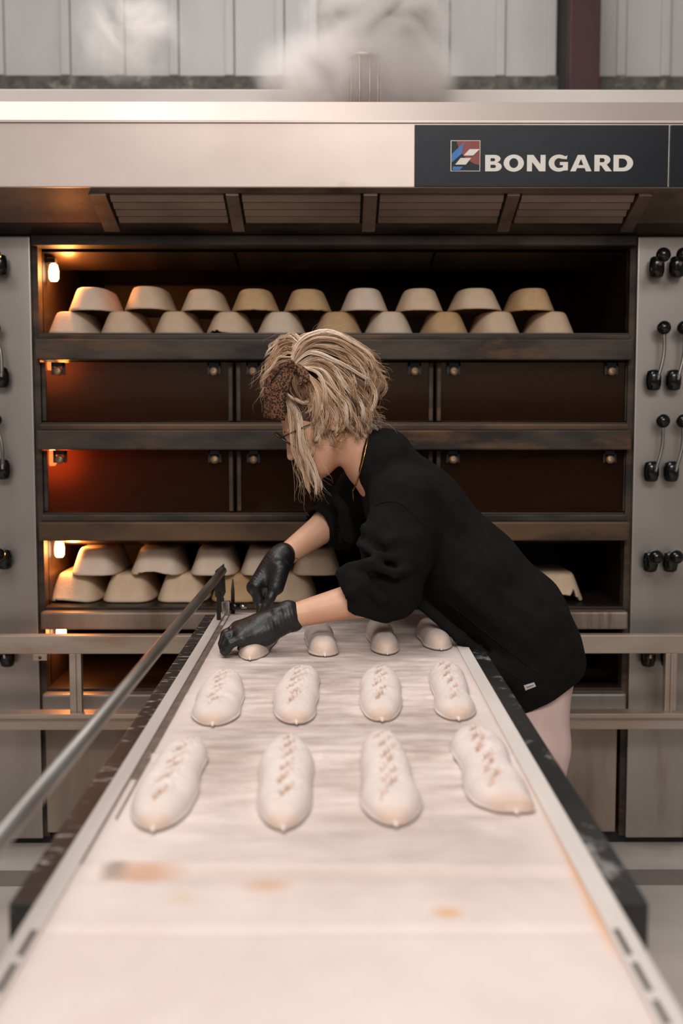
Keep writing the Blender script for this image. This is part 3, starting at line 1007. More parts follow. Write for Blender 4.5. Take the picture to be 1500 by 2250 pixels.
# ------------------------------------------------------------------ dough loaves
def loaf(name, label, group, tip, top, wpx, skew=0.0, h=.026, cuts=6, bend=0.0, seed=0, m_='dough', blunt=.55, cutdir=1, bare_tip=.06, cut_c=0.0, tipoff=0.0):
    """tip, top: pixels of near point and far end; wpx: pixel width at its widest"""
    a = G(tip[0], tip[1], BELT)
    b = G(top[0], top[1], BELT + h * .8)
    L = b.y - a.y
    mid = (a.y + b.y) / 2
    wd = wpx / F * mid * .5
    r = np.random.default_rng(seed + 50)
    nu, nv = 85, 181
    u = np.linspace(-1, 1, nu)
    v = np.linspace(0, 1, nv)
    U, Vv = np.meshgrid(u, v, indexing='ij')
    # half width along the loaf: pointed near end, round far end
    t = Vv
    prof = np.where(t < .22, np.sin(np.clip(t / .22, 0, 1) * np.pi / 2) ** blunt, 1.0) * np.where(t > .72, np.sqrt(np.clip(1 - ((t - .72) / .28) ** 2, 0, 1)), 1.0)
    prof *= 1 + .07 * np.sin(2.2 * np.pi * t + r.uniform(0, 6)) + .035 * np.sin(5.1 * np.pi * t + r.uniform(0, 6))
    ax = a.x + (b.x - a.x) * t + bend * np.sin(np.pi * t) + tipoff * np.exp(-(t / .07) ** 2)
    Xw = ax + U * wd * prof
    Yw = a.y + L * t
    dome = (1 - np.abs(U) ** 3.0) ** .60
    hp = np.clip(prof, 0, 1) ** .75
    Zw = h * dome * hp
    q3 = np.stack([Xw.ravel(), Yw.ravel()], 1)
    Zw = Zw + (.0016 * sn(q3, 70, seed + 3) + .0009 * sn(q3, 190, seed + 4)).reshape(Xw.shape) * dome * hp
    bare = np.exp(-(t / bare_tip) ** 2) * .55
    bare = np.maximum(bare, 0)
    # row of slanting cuts along the back of the loaf
    if cuts:
        px = (Xw - ax) - cut_c * wd
        for k in range(cuts):
            tc_ = .15 + (.95 - .15) * (k + .5) / cuts + r.uniform(-.012, .012)
            ln = r.uniform(.032, .044) * L / .40
            cx = r.uniform(-.10, .10) * wd
            dy = Yw - (a.y + L * tc_)
            dx_ = px - cx
            ang = math.atan2(.042, .0155 + r.uniform(-.003, .003))
            ca, sa = math.cos(ang), math.sin(ang)
            al = dx_ * ca + dy * sa
            ac = -dx_ * sa + dy * ca
            ac = ac + .0016 * np.sin(al * 300 + r.uniform(0, 6)) + .0009 * np.sin(al * 800 + r.uniform(0, 6))
            m1 = np.exp(-(al / ln) ** 4)
            tear = np.clip(.80 + .35 * np.sin(al * 95 + r.uniform(0, 6)) + .22 * np.sin(al * 310 + r.uniform(0, 6)), .25, 1.3)
            wv = .0031 * (.75 + .5 * tear)
            g = np.exp(-(ac / wv) ** 2) * m1 * tear
            Zw = Zw - .0070 * g + .0022 * np.exp(-((np.abs(ac) - .0062) / .003) ** 2) * m1
            bare = np.maximum(bare, np.clip(g * 1.05, 0, 1))
    base = np.minimum(np.clip(prof, 0, 1), 1)
    # underside: curl the rim in a little
    V1 = np.stack([Xw - a.x, Yw - a.y, Zw], -1)
    # nipple where the dough was pinched off at the tip
    verts = V1.reshape(-1, 3)
    idx = np.arange(nu * nv).reshape(nu, nv)
    faces = np.stack([idx[:-1, :-1], idx[1:, :-1], idx[1:, 1:], idx[:-1, 1:]], -1).reshape(-1, 4)
    me = bpy.data.meshes.new(name)
    bot = verts.copy()
    bot[:, 2] = 0
    n0 = len(verts)
    rim = list(idx[0, :]) + list(idx[1:, -1]) + list(idx[-1, ::-1][1:]) + list(idx[::-1, 0][1:-1])
    allv = np.vstack([verts + [0, 0, .0015], verts[rim] * [1, 1, 0]])
    fl_ = [tuple(x) for x in faces]
    m_r = len(rim)
    for i in range(m_r):
        j = (i + 1) % m_r
        fl_.append((rim[j], rim[i], n0 + i, n0 + j))
    me.from_pydata([tuple(x) for x in allv], [], fl_)
    me.update()
    at = me.attributes.new('bare', 'FLOAT', 'POINT')
    vals = np.zeros(len(allv), np.float32)
    vals[:n0] = bare.ravel()
    at.data.foreach_set('value', vals)
    o = link(name, me, M[m_], None, True)
    o.location = (a.x, a.y, BELT + .0015)
    tag(o, label, 'bread dough', group)
    # small pinched nib
    bm = bmesh.new()
    tube(bm, [(tipoff, .004, .004), (tipoff + .001, -.004, .003), (tipoff + .0015, -.009, .0022)], [.0045, .003, .001], 8)
    nb = obj('nib', bm, M['basket_pale'] if False else M['dough'], None, True)
    nb.parent = o
    return o


g1 = 'scored loaves in the nearest row'
loaf('dough_loaf', 'scored floured loaf at the left end of the nearest row', g1, (335, 1829), (422, 1610), 122, h=.026, cuts=6, seed=1, bend=-.004, cutdir=1, cut_c=.05)
loaf('dough_loaf', 'scored floured loaf second from left in the nearest row', g1, (621, 1827), (633, 1604), 116, h=.026, cuts=6, seed=2, cutdir=1, cut_c=.12)
loaf('dough_loaf', 'scored floured loaf third from left in the nearest row', g1, (868, 1818), (836, 1598), 116, h=.026, cuts=6, seed=3, cutdir=.4, cut_c=.05, blunt=.42)
loaf('dough_loaf', 'scored loaf at the right end of nearest row, blunt slanted end', g1, (1112, 1790), (1035, 1588), 128, h=.026, cuts=6, seed=4, cutdir=-.3, cut_c=.0, blunt=.26, tipoff=.012)
g2 = 'scored loaves in the second row'
loaf('dough_loaf', 'scored floured loaf at the left end of the second row', g2, (466, 1597), (498, 1465), 99, h=.026, cuts=6, seed=5, cutdir=1, blunt=.4)
loaf('dough_loaf', 'scored loaf second from left in second row, bent far end', g2, (650, 1593), (672, 1457), 92, h=.026, cuts=6, seed=6, cutdir=1, blunt=.4, bend=-.01)
loaf('dough_loaf', 'scored floured loaf third from left in the second row', g2, (838, 1587), (834, 1457), 88, h=.026, cuts=6, seed=7, cutdir=.8, blunt=.4)
loaf('dough_loaf', 'scored floured loaf at the right end of the second row', g2, (1006, 1585), (976, 1450), 84, h=.026, cuts=6, seed=8, cutdir=.3, blunt=.4)
g3 = 'unscored loaves in the farthest row'
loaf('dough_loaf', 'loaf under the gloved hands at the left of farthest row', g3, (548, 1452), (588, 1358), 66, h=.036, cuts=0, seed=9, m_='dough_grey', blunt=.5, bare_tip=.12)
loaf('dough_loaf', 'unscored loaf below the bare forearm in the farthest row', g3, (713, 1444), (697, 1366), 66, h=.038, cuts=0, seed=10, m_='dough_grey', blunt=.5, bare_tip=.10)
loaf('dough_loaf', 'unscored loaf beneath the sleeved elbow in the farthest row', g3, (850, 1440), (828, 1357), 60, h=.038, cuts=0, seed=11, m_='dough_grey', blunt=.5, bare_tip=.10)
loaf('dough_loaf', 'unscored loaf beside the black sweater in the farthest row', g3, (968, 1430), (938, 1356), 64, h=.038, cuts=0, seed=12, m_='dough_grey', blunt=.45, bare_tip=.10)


# ------------------------------------------------------------------ upturned proofing baskets
def basket_mesh(w, ln, h, n, seed, chip=0.0, rag=0.0, chip_at=None):
    """hollow upturned basket: front at y=0, rim at z=0"""
    r = np.random.default_rng(seed)
    K = 56
    th = np.linspace(0, 2 * np.pi, K, endpoint=False)
    def ring(sx, sy, z, rg=0.0):
        c, s = np.cos(th), np.sin(th)
        x = sx * np.sign(c) * np.abs(c) ** (2 / n)
        y = sy * np.sign(s) * np.abs(s) ** (2 / n)
        zz = np.full(K, z)
        if rg:
            zz = zz + rg
        return np.stack([x, y + ln / 2, zz], 1)
    lift = np.zeros(K)
    if chip:
        a0 = -np.pi / 2 + (r.uniform(-.5, .35) if chip_at is None else chip_at)
        lift = chip * np.exp(-((th - 2 * np.pi - a0 + 0) / .30) ** 2) + chip * np.exp(-((th - a0) / .30) ** 2)
        lift *= 1 + .35 * np.sin(th * 23 + 1)
    lift = lift + rag * (np.sin(th * 17 + r.uniform(0, 6)) + np.sin(th * 29 + r.uniform(0, 6))) * .5
    lift = np.maximum(lift, 0)
    hw, hl = w / 2, ln / 2
    tw, tl = hw * .64, hl * .74
    prof = [(1.0, 0.0, 1), (1.015, .06, .85), (.985, .13, .6), (.93, .28, .3), (.845, .5, .1), (.765, .72, 0), (.69, .90, 0), (.64, .97, 0), (.57, 1.0, 0)]
    rings = []
    for s, z, lf in prof:
        sx = hw * s
        sy = hl - (hw - hw * s) * 1.0
        rings.append(ring(sx, sy, z * h) + np.stack([0 * lift, 0 * lift, lift * lf], 1))
    outer = len(rings)
    th_ = .005
    for s, z, lf in [(.60, .93, 0), (.80, .55, .1), (.95, .0, 1)]:
        sx = hw * s - th_ * .5
        sy = hl - (hw - hw * s) - th_
        rings.append(ring(sx, sy, z * h) + np.stack([0 * lift, 0 * lift, lift * lf], 1))
    v = np.vstack(rings)
    f = []
    for i in range(outer - 1):
        for k in range(K):
            f.append((i * K + k, i * K + (k + 1) % K, (i + 1) * K + (k + 1) % K, (i + 1) * K + k))
    f.append(tuple((outer - 1) * K + k for k in range(K)))
    f.append(tuple(outer * K + k for k in range(K))[::-1])
    for i in range(outer, outer + 2):
        for k in range(K):
            f.append(((i + 1) * K + k, (i + 1) * K + (k + 1) % K, i * K + (k + 1) % K, i * K + k)[::-1])
    for k in range(K):
        f.append(((outer + 2) * K + k, (outer + 2) * K + (k + 1) % K, (k + 1) % K, k))
    me = bpy.data.meshes.new('proofing_basket')
    me.from_pydata([tuple(x) for x in v], [], f)
    me.update()
    return me


ORD = ['first', 'second', 'third', 'fourth', 'fifth', 'sixth', 'seventh', 'eighth', 'ninth', 'tenth']


def basket(pc, pw, zb, h, n, seed, m_, label, group, Y, ln=.30, chip=0.0, rag=0.0, rot=0.0, pyref=700, chip_at=None):
    c = P(pc, pyref, Y)
    wd = pw / F * Y
    me = basket_mesh(wd, ln, h, n, seed, chip, rag, chip_at)
    o = link('proofing_basket', me, M[m_], None, True)
    o.location = (c.x, Y, zb)
    o.rotation_euler = (0, 0, rot)
    tag(o, label, 'basket', group)
    return o


zd = 1.5505
colr = {'p': 'basket_pale', 't': 'basket_tan', 'm': 'basket_mid'}
nm = {'p': 'pale', 't': 'tan', 'm': 'beige'}
BYU = 3.36
hU = .068
low = [(143, 'p', 0), (260, 'm', 0), (381, 'm', 0), (499, 'm', .010), (614, 'p', 0), (740, 't', 0), (859, 'p', 0), (981, 't', 0), (1100, 'm', 0), (1220, 'm', 0)]
for i, (x, c_, ch) in enumerate(low):
    basket(x, 110, zd, hU + random.uniform(-.001, .001), 2.6, i, colr[c_], 'upturned %s proofing basket, %s from left, lower tier, top oven deck' % (nm[c_], ORD[i]),
           'baskets on the top oven deck', BYU, chip=ch, rag=.0015 if c_ == 't' else .0004, rot=random.uniform(-.03, .03))
up = [(189, 'p', 0), (315, 'm', 0), (440, 'm', 0), (557, 't', 0), (674, 't', 0), (801, 'p', 0), (924, 'm', 0), (1051, 'm', 0), (1176, 't', 0)]
for i, (x, c_, ch) in enumerate(up):
    basket(x, 108 if i != 7 else 119, zd + hU + .001 + (.004 if i in (1, 7) else 0), hU + random.uniform(-.003, .003), 2.6, 30 + i, colr[c_],
           'upturned %s proofing basket, %s from left, upper tier, top oven deck' % (nm[c_], ORD[i]), 'baskets on the top oven deck', BYU, rag=.002 if c_ == 't' else .0005, rot=random.uniform(-.03, .03))
zd2 = .737
BYL = 3.375
hL = .083
low2 = [(156, 'm', .008), (275, 'm', 0), (396, 'm', 0), (516, 't', 0), (637, 'm', 0), (1232, 'm', .030)]
for i, (x, c_, ch) in enumerate(low2):
    lab = 'upturned %s proofing basket, %s from left, lower tier, fourth oven deck' % (nm[c_], ORD[i])
    if i == 5: lab = 'upturned proofing basket with broken rim right of the black sweater'
    basket(x, 116, zd2, hL, 4.2, 60 + i, colr[c_], lab, 'baskets on the fourth oven deck', BYL, chip=ch, rag=.0008, rot=random.uniform(-.03, .03), pyref=1300, chip_at=.18 if i == 5 else None)
up2 = [(200, 'p', 0), (340, 'p', .012), (466, 'p', 0), (579, 'p', 0), (695, 'm', 0)]
for i, (x, c_, ch) in enumerate(up2):
    basket(x, 107 if i != 1 else 122, zd2 + hL + .001, .080, 4.2, 80 + i, colr[c_], 'upturned %s proofing basket, %s from left, upper tier, fourth oven deck' % (nm[c_], ORD[i]),
           'baskets on the fourth oven deck', BYL - .01, chip=ch, rag=.0008, rot=random.uniform(-.04, .04), pyref=1240, chip_at=-.12 if i == 1 else None)
#==PERSON==

# ------------------------------------------------------------------ implicit surfaces for the person
def arr(v): return np.array(tuple(v), np.float32)


def cone(p, a, b, ra, rb, sy=1.0):
    """tapered capsule; sy < 1 widens it along Y"""
    a, b = arr(a), arr(b)
    s = np.array([1, sy, 1], np.float32)
    q, ab = (p - a) * s, (b - a) * s
    t = np.clip(q @ ab / max(float(ab @ ab), 1e-9), 0, 1)
    return np.linalg.norm(q - t[:, None] * ab, axis=1) - (ra + t * (rb - ra))


def chain(p, pts, rad, sy=1.0, k=.02):
    d = None
    for (a, b), (ra, rb) in zip(zip(pts, pts[1:]), zip(rad, rad[1:])):
        e = cone(p, a, b, ra, rb, sy)
        d = e if d is None else smin(d, e, k)
    return d


def ell(p, c, r):
    q = p - arr(c)
    r = np.array(r, np.float32)
    k0 = np.linalg.norm(q / r, axis=1)
    k1 = np.linalg.norm(q / (r * r), axis=1) + 1e-9
    return k0 * (k0 - 1) / k1


def smin(a, b, k):
    h = np.clip(.5 + .5 * (b - a) / k, 0, 1)
    return b + (a - b) * h - k * h * (1 - h)


def smax(a, b, k): return -smin(-a, -b, k)


def n3(p, k, seed, m=9):
    r = np.random.default_rng(seed)
    d = r.normal(size=(3, m)).astype(np.float32)
    d /= np.linalg.norm(d, axis=0)
    d *= (r.uniform(.6, 1.6, m) * k).astype(np.float32)
    return np.sin(p @ d + r.uniform(0, 6.28, m).astype(np.float32)).mean(axis=1) * 1.8


def isosurface(f, lo, hi, h):
    B = 10
    lo, hi = np.array(lo, np.float32), np.array(hi, np.float32)
    nb = np.ceil((hi - lo) / (h * B)).astype(int)
    n = nb * B
    Vv = np.empty(n, np.float32)
    bi = np.stack(np.meshgrid(*[np.arange(q) for q in nb], indexing='ij'), -1).reshape(-1, 3)
    cen = lo + (bi * B + (B - 1) / 2) * h
    d = f(cen.astype(np.float32))
    big = np.where(d < 0, -1., 1.)
    Vv.reshape(nb[0], B, nb[1], B, nb[2], B)[:] = big.reshape(nb)[:, None, :, None, :, None]
    act = np.nonzero(np.abs(d) < B * h * .5 * 1.74 * 1.7 + .012)[0]
    loc = np.stack(np.meshgrid(*[np.arange(B)] * 3, indexing='ij'), -1).reshape(-1, 3)
    V6 = Vv.reshape(nb[0], B, nb[1], B, nb[2], B)
    for s in range(0, len(act), 250):
        a = act[s:s + 250]
        pts = (lo + (bi[a][:, None, :] * B + loc[None]) * h).reshape(-1, 3).astype(np.float32)
        val = f(pts).reshape(len(a), B, B, B)
        for q, ii in enumerate(a):
            x, y, z = bi[ii]
            V6[x, :, y, :, z, :] = val[q]
    S = Vv < 0
    cnt = np.zeros(np.array(S.shape) - 1, np.uint8)
    for i in (0, 1):
        for j in (0, 1):
            for k in (0, 1):
                cnt += S[i:S.shape[0] - 1 + i, j:S.shape[1] - 1 + j, k:S.shape[2] - 1 + k]
    cells = np.argwhere((cnt > 0) & (cnt < 8))
    ids = np.full(cnt.shape, -1, np.int32)
    ids[tuple(cells.T)] = np.arange(len(cells))
    acc = np.zeros((len(cells), 3))
    num = np.zeros(len(cells))
    cor = [(i, j, k) for i in (0, 1) for j in (0, 1) for k in (0, 1)]
    for a in cor:
        for ax in range(3):
            if a[ax]: continue
            b = list(a); b[ax] = 1
            v0, v1 = Vv[tuple((cells + a).T)], Vv[tuple((cells + b).T)]
            cr = (v0 < 0) != (v1 < 0)
            t = np.where(cr, v0 / np.where(cr, v0 - v1, 1), 0)
            pt = np.tile(np.array(a, float), (len(cells), 1))
            pt[:, ax] = t
            acc += pt * cr[:, None]
            num += cr
    verts = lo + (cells + acc / num[:, None]) * h
    faces = []
    for ax in range(3):
        sl0 = [slice(None)] * 3; sl1 = [slice(None)] * 3
        sl0[ax] = slice(0, -1); sl1[ax] = slice(1, None)
        e = np.argwhere(S[tuple(sl0)] != S[tuple(sl1)])
        u, v = [q for q in range(3) if q != ax]
        ok = (e[:, u] > 0) & (e[:, v] > 0) & (e[:, u] < cnt.shape[u]) & (e[:, v] < cnt.shape[v])
        e = e[ok]
        neg = S[tuple(e.T)]
        q = []
        for du, dv in ((-1, -1), (0, -1), (0, 0), (-1, 0)):
            c = e.copy(); c[:, u] += du; c[:, v] += dv
            q.append(ids[tuple(c.T)])
        q = np.stack(q, 1)
        flip = neg if ax != 1 else ~neg
        q[~flip] = q[~flip][:, ::-1]
        faces.append(q)
    faces = np.vstack(faces)
    faces = faces[(faces >= 0).all(1)]
    return verts, faces


def iso_obj(name, f, lo, hi, h, m_, parent, smooth_it=0):
    v, q = isosurface(f, lo, hi, h)
    me = bpy.data.meshes.new(name)
    me.vertices.add(len(v))
    me.vertices.foreach_set('co', v.astype(np.float32).ravel())
    me.loops.add(len(q) * 4)
    me.loops.foreach_set('vertex_index', q.astype(np.int32).ravel())
    me.polygons.add(len(q))
    me.polygons.foreach_set('loop_start', np.arange(len(q), dtype=np.int32) * 4)
    me.update(calc_edges=True)
    me.validate()
    return link(name, me, m_, parent, True), BVHTree.FromPolygons([Vector(x) for x in v], [tuple(int(y) for y in x) for x in q])


# ------------------------------------------------------------------ the person
person = empty('person', (P(1168, 1600, 2.80).x, 2.80, 0))
tag(person, 'blonde person in black sweater and gloves leaning over the belt loader', 'person')
YC = 2.79
# joints
tor = [P(842, 1020, YC), P(912, 1120, YC), P(1035, 1262, YC), P(1126, 1362, YC), P(1148, 1450, YC), P(1176, 1540, YC)]
tr_ = [.080, .112, .122, .130, .124, .118]
shN, elN, cuN, wrN = P(886, 1095, 2.64), P(862, 1298, 2.57), P(744, 1304, 2.545), P(625, 1358, 2.53)
shF, elF, cuF, wrF = P(800, 1078, 2.95), P(762, 1120, 3.00), P(697, 1155, 2.93), P(612, 1232, 2.84)

# head frame: face tipped down, looking at the hands
hp = math.radians(32)
HO = P(712, 926, 2.765)
hf, hu, hs = Vector((-math.cos(hp), 0, -math.sin(hp))), Vector((-math.sin(hp), 0, math.cos(hp))), Vector((0, -1, 0))


def H(a, b, c): return HO + hf * a + hu * b + hs * c


HM = np.array([list(hf), list(hu), list(hs)], np.float32)


def head_sdf(p):
    q = (p - arr(HO)) @ HM.T
    d = ell(q, (-.008, .040, 0), (.094, .086, .074))
    d = smin(d, ell(q, (.042, -.012, 0), (.058, .088, .060)), .03)
    d = smin(d, ell(q, (.058, -.078, 0), (.036, .036, .036)), .03)
    qa = q.copy(); qa[:, 2] = np.abs(q[:, 2])
    d = smin(d, cone(qa, (.006, -.048, .050), (.066, -.094, .020), .016, .015), .025)
    d = smin(d, cone(qa, (.060, -.012, .040), (.030, -.005, .058), .016, .012), .02)       # cheekbone
    d = smax(d, -ell(qa, (.100, .008, .032), (.017, .014, .019)), .012)                    # eye sockets
    d = smin(d, ell(qa, (.083, .006, .032), (.013, .012, .014)), .004)                     # lidded eyes
    d = smin(d, cone(qa, (.094, .026, .006), (.084, .026, .046), .008, .006), .012)        # brow ridge
    d = smin(d, cone(q, (.094, .016, 0), (.116, -.030, 0), .007, .010), .010)              # nose
    d = smin(d, ell(qa, (.104, -.034, .009), (.009, .007, .008)), .006)                    # nostrils
    d = smin(d, ell(q, (.094, -.061, 0), (.010, .0055, .021)), .005)                       # lips
    d = smin(d, ell(q, (.092, -.071, 0), (.010, .006, .018)), .005)
    d = smax(d, -cone(q, (.107, -.0655, -.018), (.107, -.0655, .018), .0016, .0016), .003)
    d = smin(d, ell(q, (.082, -.100, 0), (.017, .015, .018)), .015)                        # chin
    ear = ell(qa, (-.014, -.004, .078), (.017, .031, .011))
    ear = smax(ear, -ell(qa, (-.010, -.002, .088), (.009, .019, .008)), .004)
    d = smin(d, ear, .008)
    return d


def body_sdf(p):
    d = head_sdf(p)
    d = smin(d, cone(p, H(-.035, -.035, 0), P(800, 1008, YC - .01), .052, .054), .03)
    d = smin(d, chain(p, tor[:5], [r - .016 for r in tr_[:5]], .64, .03), .035)
    d = smin(d, cone(p, P(812, 1030, YC), P(838, 1062, YC), .05, .06, .5), .03)
    for sh, el, wr, k in ((shN, elN, wrN, 1), (shF, elF, wrF, 1)):
        d = smin(d, cone(p, sh, el, .048, .040), .03)
        a = el.lerp(wr, .28)
        d = smin(d, chain(p, [el, a, wr], [.039, .042, .0265], 1, .015), .012)
    # hands inside the gloves
    d = smin(d, cone(p, wrN, P(560, 1386, 2.515), .025, .012), .01)
    d = smin(d, cone(p, wrF, P(590, 1268, 2.82), .025, .012), .01)
    for yy in (2.70, 2.90):
        hip = P(1150, 1440, YC); hip.y = yy
        kn = P(1164, 1690, 2.72); kn.y = yy
        an = Vector((kn.x + .02, yy + .02, .09))
        d = smin(d, chain(p, [hip, kn, an], [.085, .055, .038], 1, .02), .03)
    return d


def sleeve_sdf(p):
    d = chain(p, [shN, shN.lerp(elN, .55), elN], [.076, .078, .066], 1, .04)
    d = smin(d, chain(p, [elN, elN.lerp(cuN, .55), cuN], [.062, .060, .052], 1, .02), .03)
    d = smin(d, ell(p, P(846, 1312, 2.565), (.062, .058, .052)), .03)
    # pushed-up folds
    for pts, r in (([P(768, 1246, 2.51), P(810, 1240, 2.483), P(868, 1262, 2.49), P(900, 1250, 2.52)], .014),
                   ([P(752, 1262, 2.51), P(800, 1280, 2.475), P(838, 1318, 2.48), P(850, 1352, 2.52)], .016),
                   ([P(742, 1276, 2.52), P(775, 1300, 2.478), P(800, 1330, 2.49), P(822, 1352, 2.53)], .013),
                   ([P(790, 1196, 2.55), P(832, 1222, 2.50), P(890, 1228, 2.52)], .012),
                   ([P(800, 1160, 2.58), P(850, 1190, 2.52), P(905, 1180, 2.55)], .010),
                   ([P(780, 1340, 2.50), P(815, 1345, 2.50), P(850, 1358, 2.53)], .012)):
        d = smin(d, chain(p, pts, [r] * len(pts), 1, .01), .022)
    e = chain(p, [shF, elF, cuF], [.078, .066, .050], 1, .03)
    e = smin(e, ell(p, P(752, 1170, 2.97), (.050, .05, .055)), .03)
    for pts in ([P(690, 1112, 2.86), P(725, 1150, 2.86), P(740, 1195, 2.88)], [P(720, 1075, 2.86), P(755, 1120, 2.85), P(770, 1180, 2.86)]):
        e = smin(e, chain(p, pts, [.012] * 3, 1, .01), .025)
    return d, e


HEMA, HEMB = P(1250, 1500, 2.66), P(1160, 1566, 2.61)
hd = (HEMB - HEMA).normalized()
HN = Vector((-hd.z, 0, hd.x))
if HN.z > 0: HN = -HN
HN_ = arr(HN)


def sweater_sdf(p):
    d = chain(p, tor, tr_, .64, .05)
    d = smin(d, ell(p, P(1180, 1432, YC), (.098, .185, .105)), .05)         # seat
    d = smin(d, cone(p, P(838, 1012, 2.72), P(838, 1012, 2.86), .060, .060), .05)
    a, b = sleeve_sdf(p)
    d = smin(d, a, .028)
    d = smin(d, b, .03)
    # drag lines over the back and the side seam
    pr = np.stack([(p[:, 0] * .70 + p[:, 2] * .72), p[:, 1] * .8, (p[:, 0] * .72 - p[:, 2] * .70) * .30], 1).astype(np.float32)
    w = n3(pr, 34, 5) * .0056 + n3(pr, 85, 6) * .0024 + n3(p, 70, 7) * .0012
    d = d + w
    # long diagonal fold from the armpit to the hem
    for pts, r in (([P(930, 1330, 2.61), P(1010, 1400, 2.585), P(1110, 1480, 2.59), P(1180, 1520, 2.60)], .014),
                   ([P(1235, 1360, 2.66), P(1225, 1420, 2.63), P(1205, 1450, 2.61)], .012),
                   ([P(1010, 1290, 2.60), P(1090, 1360, 2.59), P(1190, 1425, 2.60)], .008)):
        d = smin(d, chain(p, pts, [r, r, r, r * .8][:len(pts)], 1, .01), .03)
    # ribbed waistband
    t = (p - arr(HEMA)) @ HN_
    d = smin(d, np.maximum(d + .0 + .004, np.abs(t + .022) - .020), .006)
    d = smax(d, t, .006)
    inner = chain(p, tor, [r - .014 for r in tr_], .64, .05)
    d = smax(d, -np.maximum(inner, -(t + .05)), .004)
    # neck opening and sleeve openings
    hole = chain(p, [P(738, 930, 2.73), P(751, 1000, 2.725), P(772, 1080, 2.725), P(778, 1098, 2.725)], [.086, .053, .017, .004], .62, .01)
    d = smax(d, -hole, .004)
    d = smax(d, -cone(p, cuN.lerp(elN, .10), cuN + (cuN - elN), .044, .075), .004)
    d = smax(d, (p - arr(cuN)) @ arr((cuN - elN + Vector((0, 0, -.035))).normalized()) , .006)
    d2 = (p - arr(cuF)) @ arr((cuF - elF).normalized())
    near_far = np.linalg.norm(p - arr(cuF), axis=1) - .12
    d = smax(d, -np.maximum(-d2, near_far), .006)
    d = smax(d, -cone(p, cuF.lerp(elF, .10), cuF + (cuF - elF), .040, .06), .004)
    return d


def near_cut(p):
    d = sweater_sdf(p)
    return d


body, bvb = iso_obj('body', body_sdf, (-.32, 2.44, .03), (.68, 3.12, 1.46), .0045, M['skin'], person)
sweat, bvs = iso_obj('sweater', sweater_sdf, (-.20, 2.40, .50), (.68, 3.16, 1.36), .0055, M['sweat'], person)


def trouser_sdf(p):
    d = ell(p, P(1160, 1470, YC), (.112, .172, .12))
    for yy in (2.70, 2.90):
        a = P(1166, 1480, 2.70); a.y = yy
        k = P(1166, 1640, 2.70); k.y = yy
        k2 = P(1160, 1700, 2.70); k2.y = yy
        an = Vector((k.x + .02, yy + .02, .07))
        d = smin(d, chain(p, [a, k, k2, an], [.098, .090, .082, .082], 1, .03), .02)
    d = d + n3(p * np.array([1, 1, .35], np.float32), 44, 11) * .0035
    d = smax(d, .065 - p[:, 2], .006)
    d = smax(d, -chain(p, [Vector((P(1166, 1640, 2.70).x + .02, 2.72, .2)), Vector((P(1166, 1640, 2.70).x + .02, 2.72, .0))], [.05, .068]), .004)
    d = smax(d, -chain(p, [Vector((P(1166, 1640, 2.70).x + .02, 2.92, .2)), Vector((P(1166, 1640, 2.70).x + .02, 2.92, .0))], [.05, .068]), .004)
    return d


iso_obj('trousers', trouser_sdf, (.30, 2.55, .04), (.66, 3.06, .86), .007, M['trouser'], person)
ax_ = P(1166, 1640, 2.70).x + .02
for yy in (2.72, 2.92):
    def shoe(p, yy=yy):
        d = cone(p, (ax_ + .03, yy, .045), (ax_ - .13, yy, .035), .042, .034, 1.05)
        d = smin(d, cone(p, (ax_, yy, .05), (ax_, yy, .10), .042, .042), .02)
        return smax(d, .002 - p[:, 2], .004)
    iso_obj('shoe', shoe, (ax_ - .22, yy - .08, -.01), (ax_ + .12, yy + .08, .16), .007, M['shoe'], person)


# ------------------------------------------------------------------ gloves
def glove_obj(segs, palm, cuff, lo_pad, name, seed, wr_dir):
    def f(p):
        d = None
        for pts, r in palm:
            e = chain(p, pts, r, 1, .012)
            d = e if d is None else smin(d, e, .016)
        for pts, r in segs:
            d = smin(d, chain(p, pts, r, 1, .003), .0045)
        for pts, r in cuff:
            d = smin(d, chain(p, pts, r, 1, .004), .006)
        # stretched creases running across the hand
        q = (p @ arr(wr_dir))
        d = d + .00035 * np.sin(q * 760 + 3.5 * n3(p, 45, seed)) * np.clip(.3 + n3(p, 26, seed + 1), 0, 1.2) + .0008 * n3(p, 80, seed + 2)
        return d
    pts = [q for l in (segs, palm, cuff) for s, r in l for q in s]
    lo = np.min([list(q) for q in pts], axis=0) - .05
    hi = np.max([list(q) for q in pts], axis=0) + .05
    return iso_obj(name, f, lo, hi, .0021, M['glove'], person)


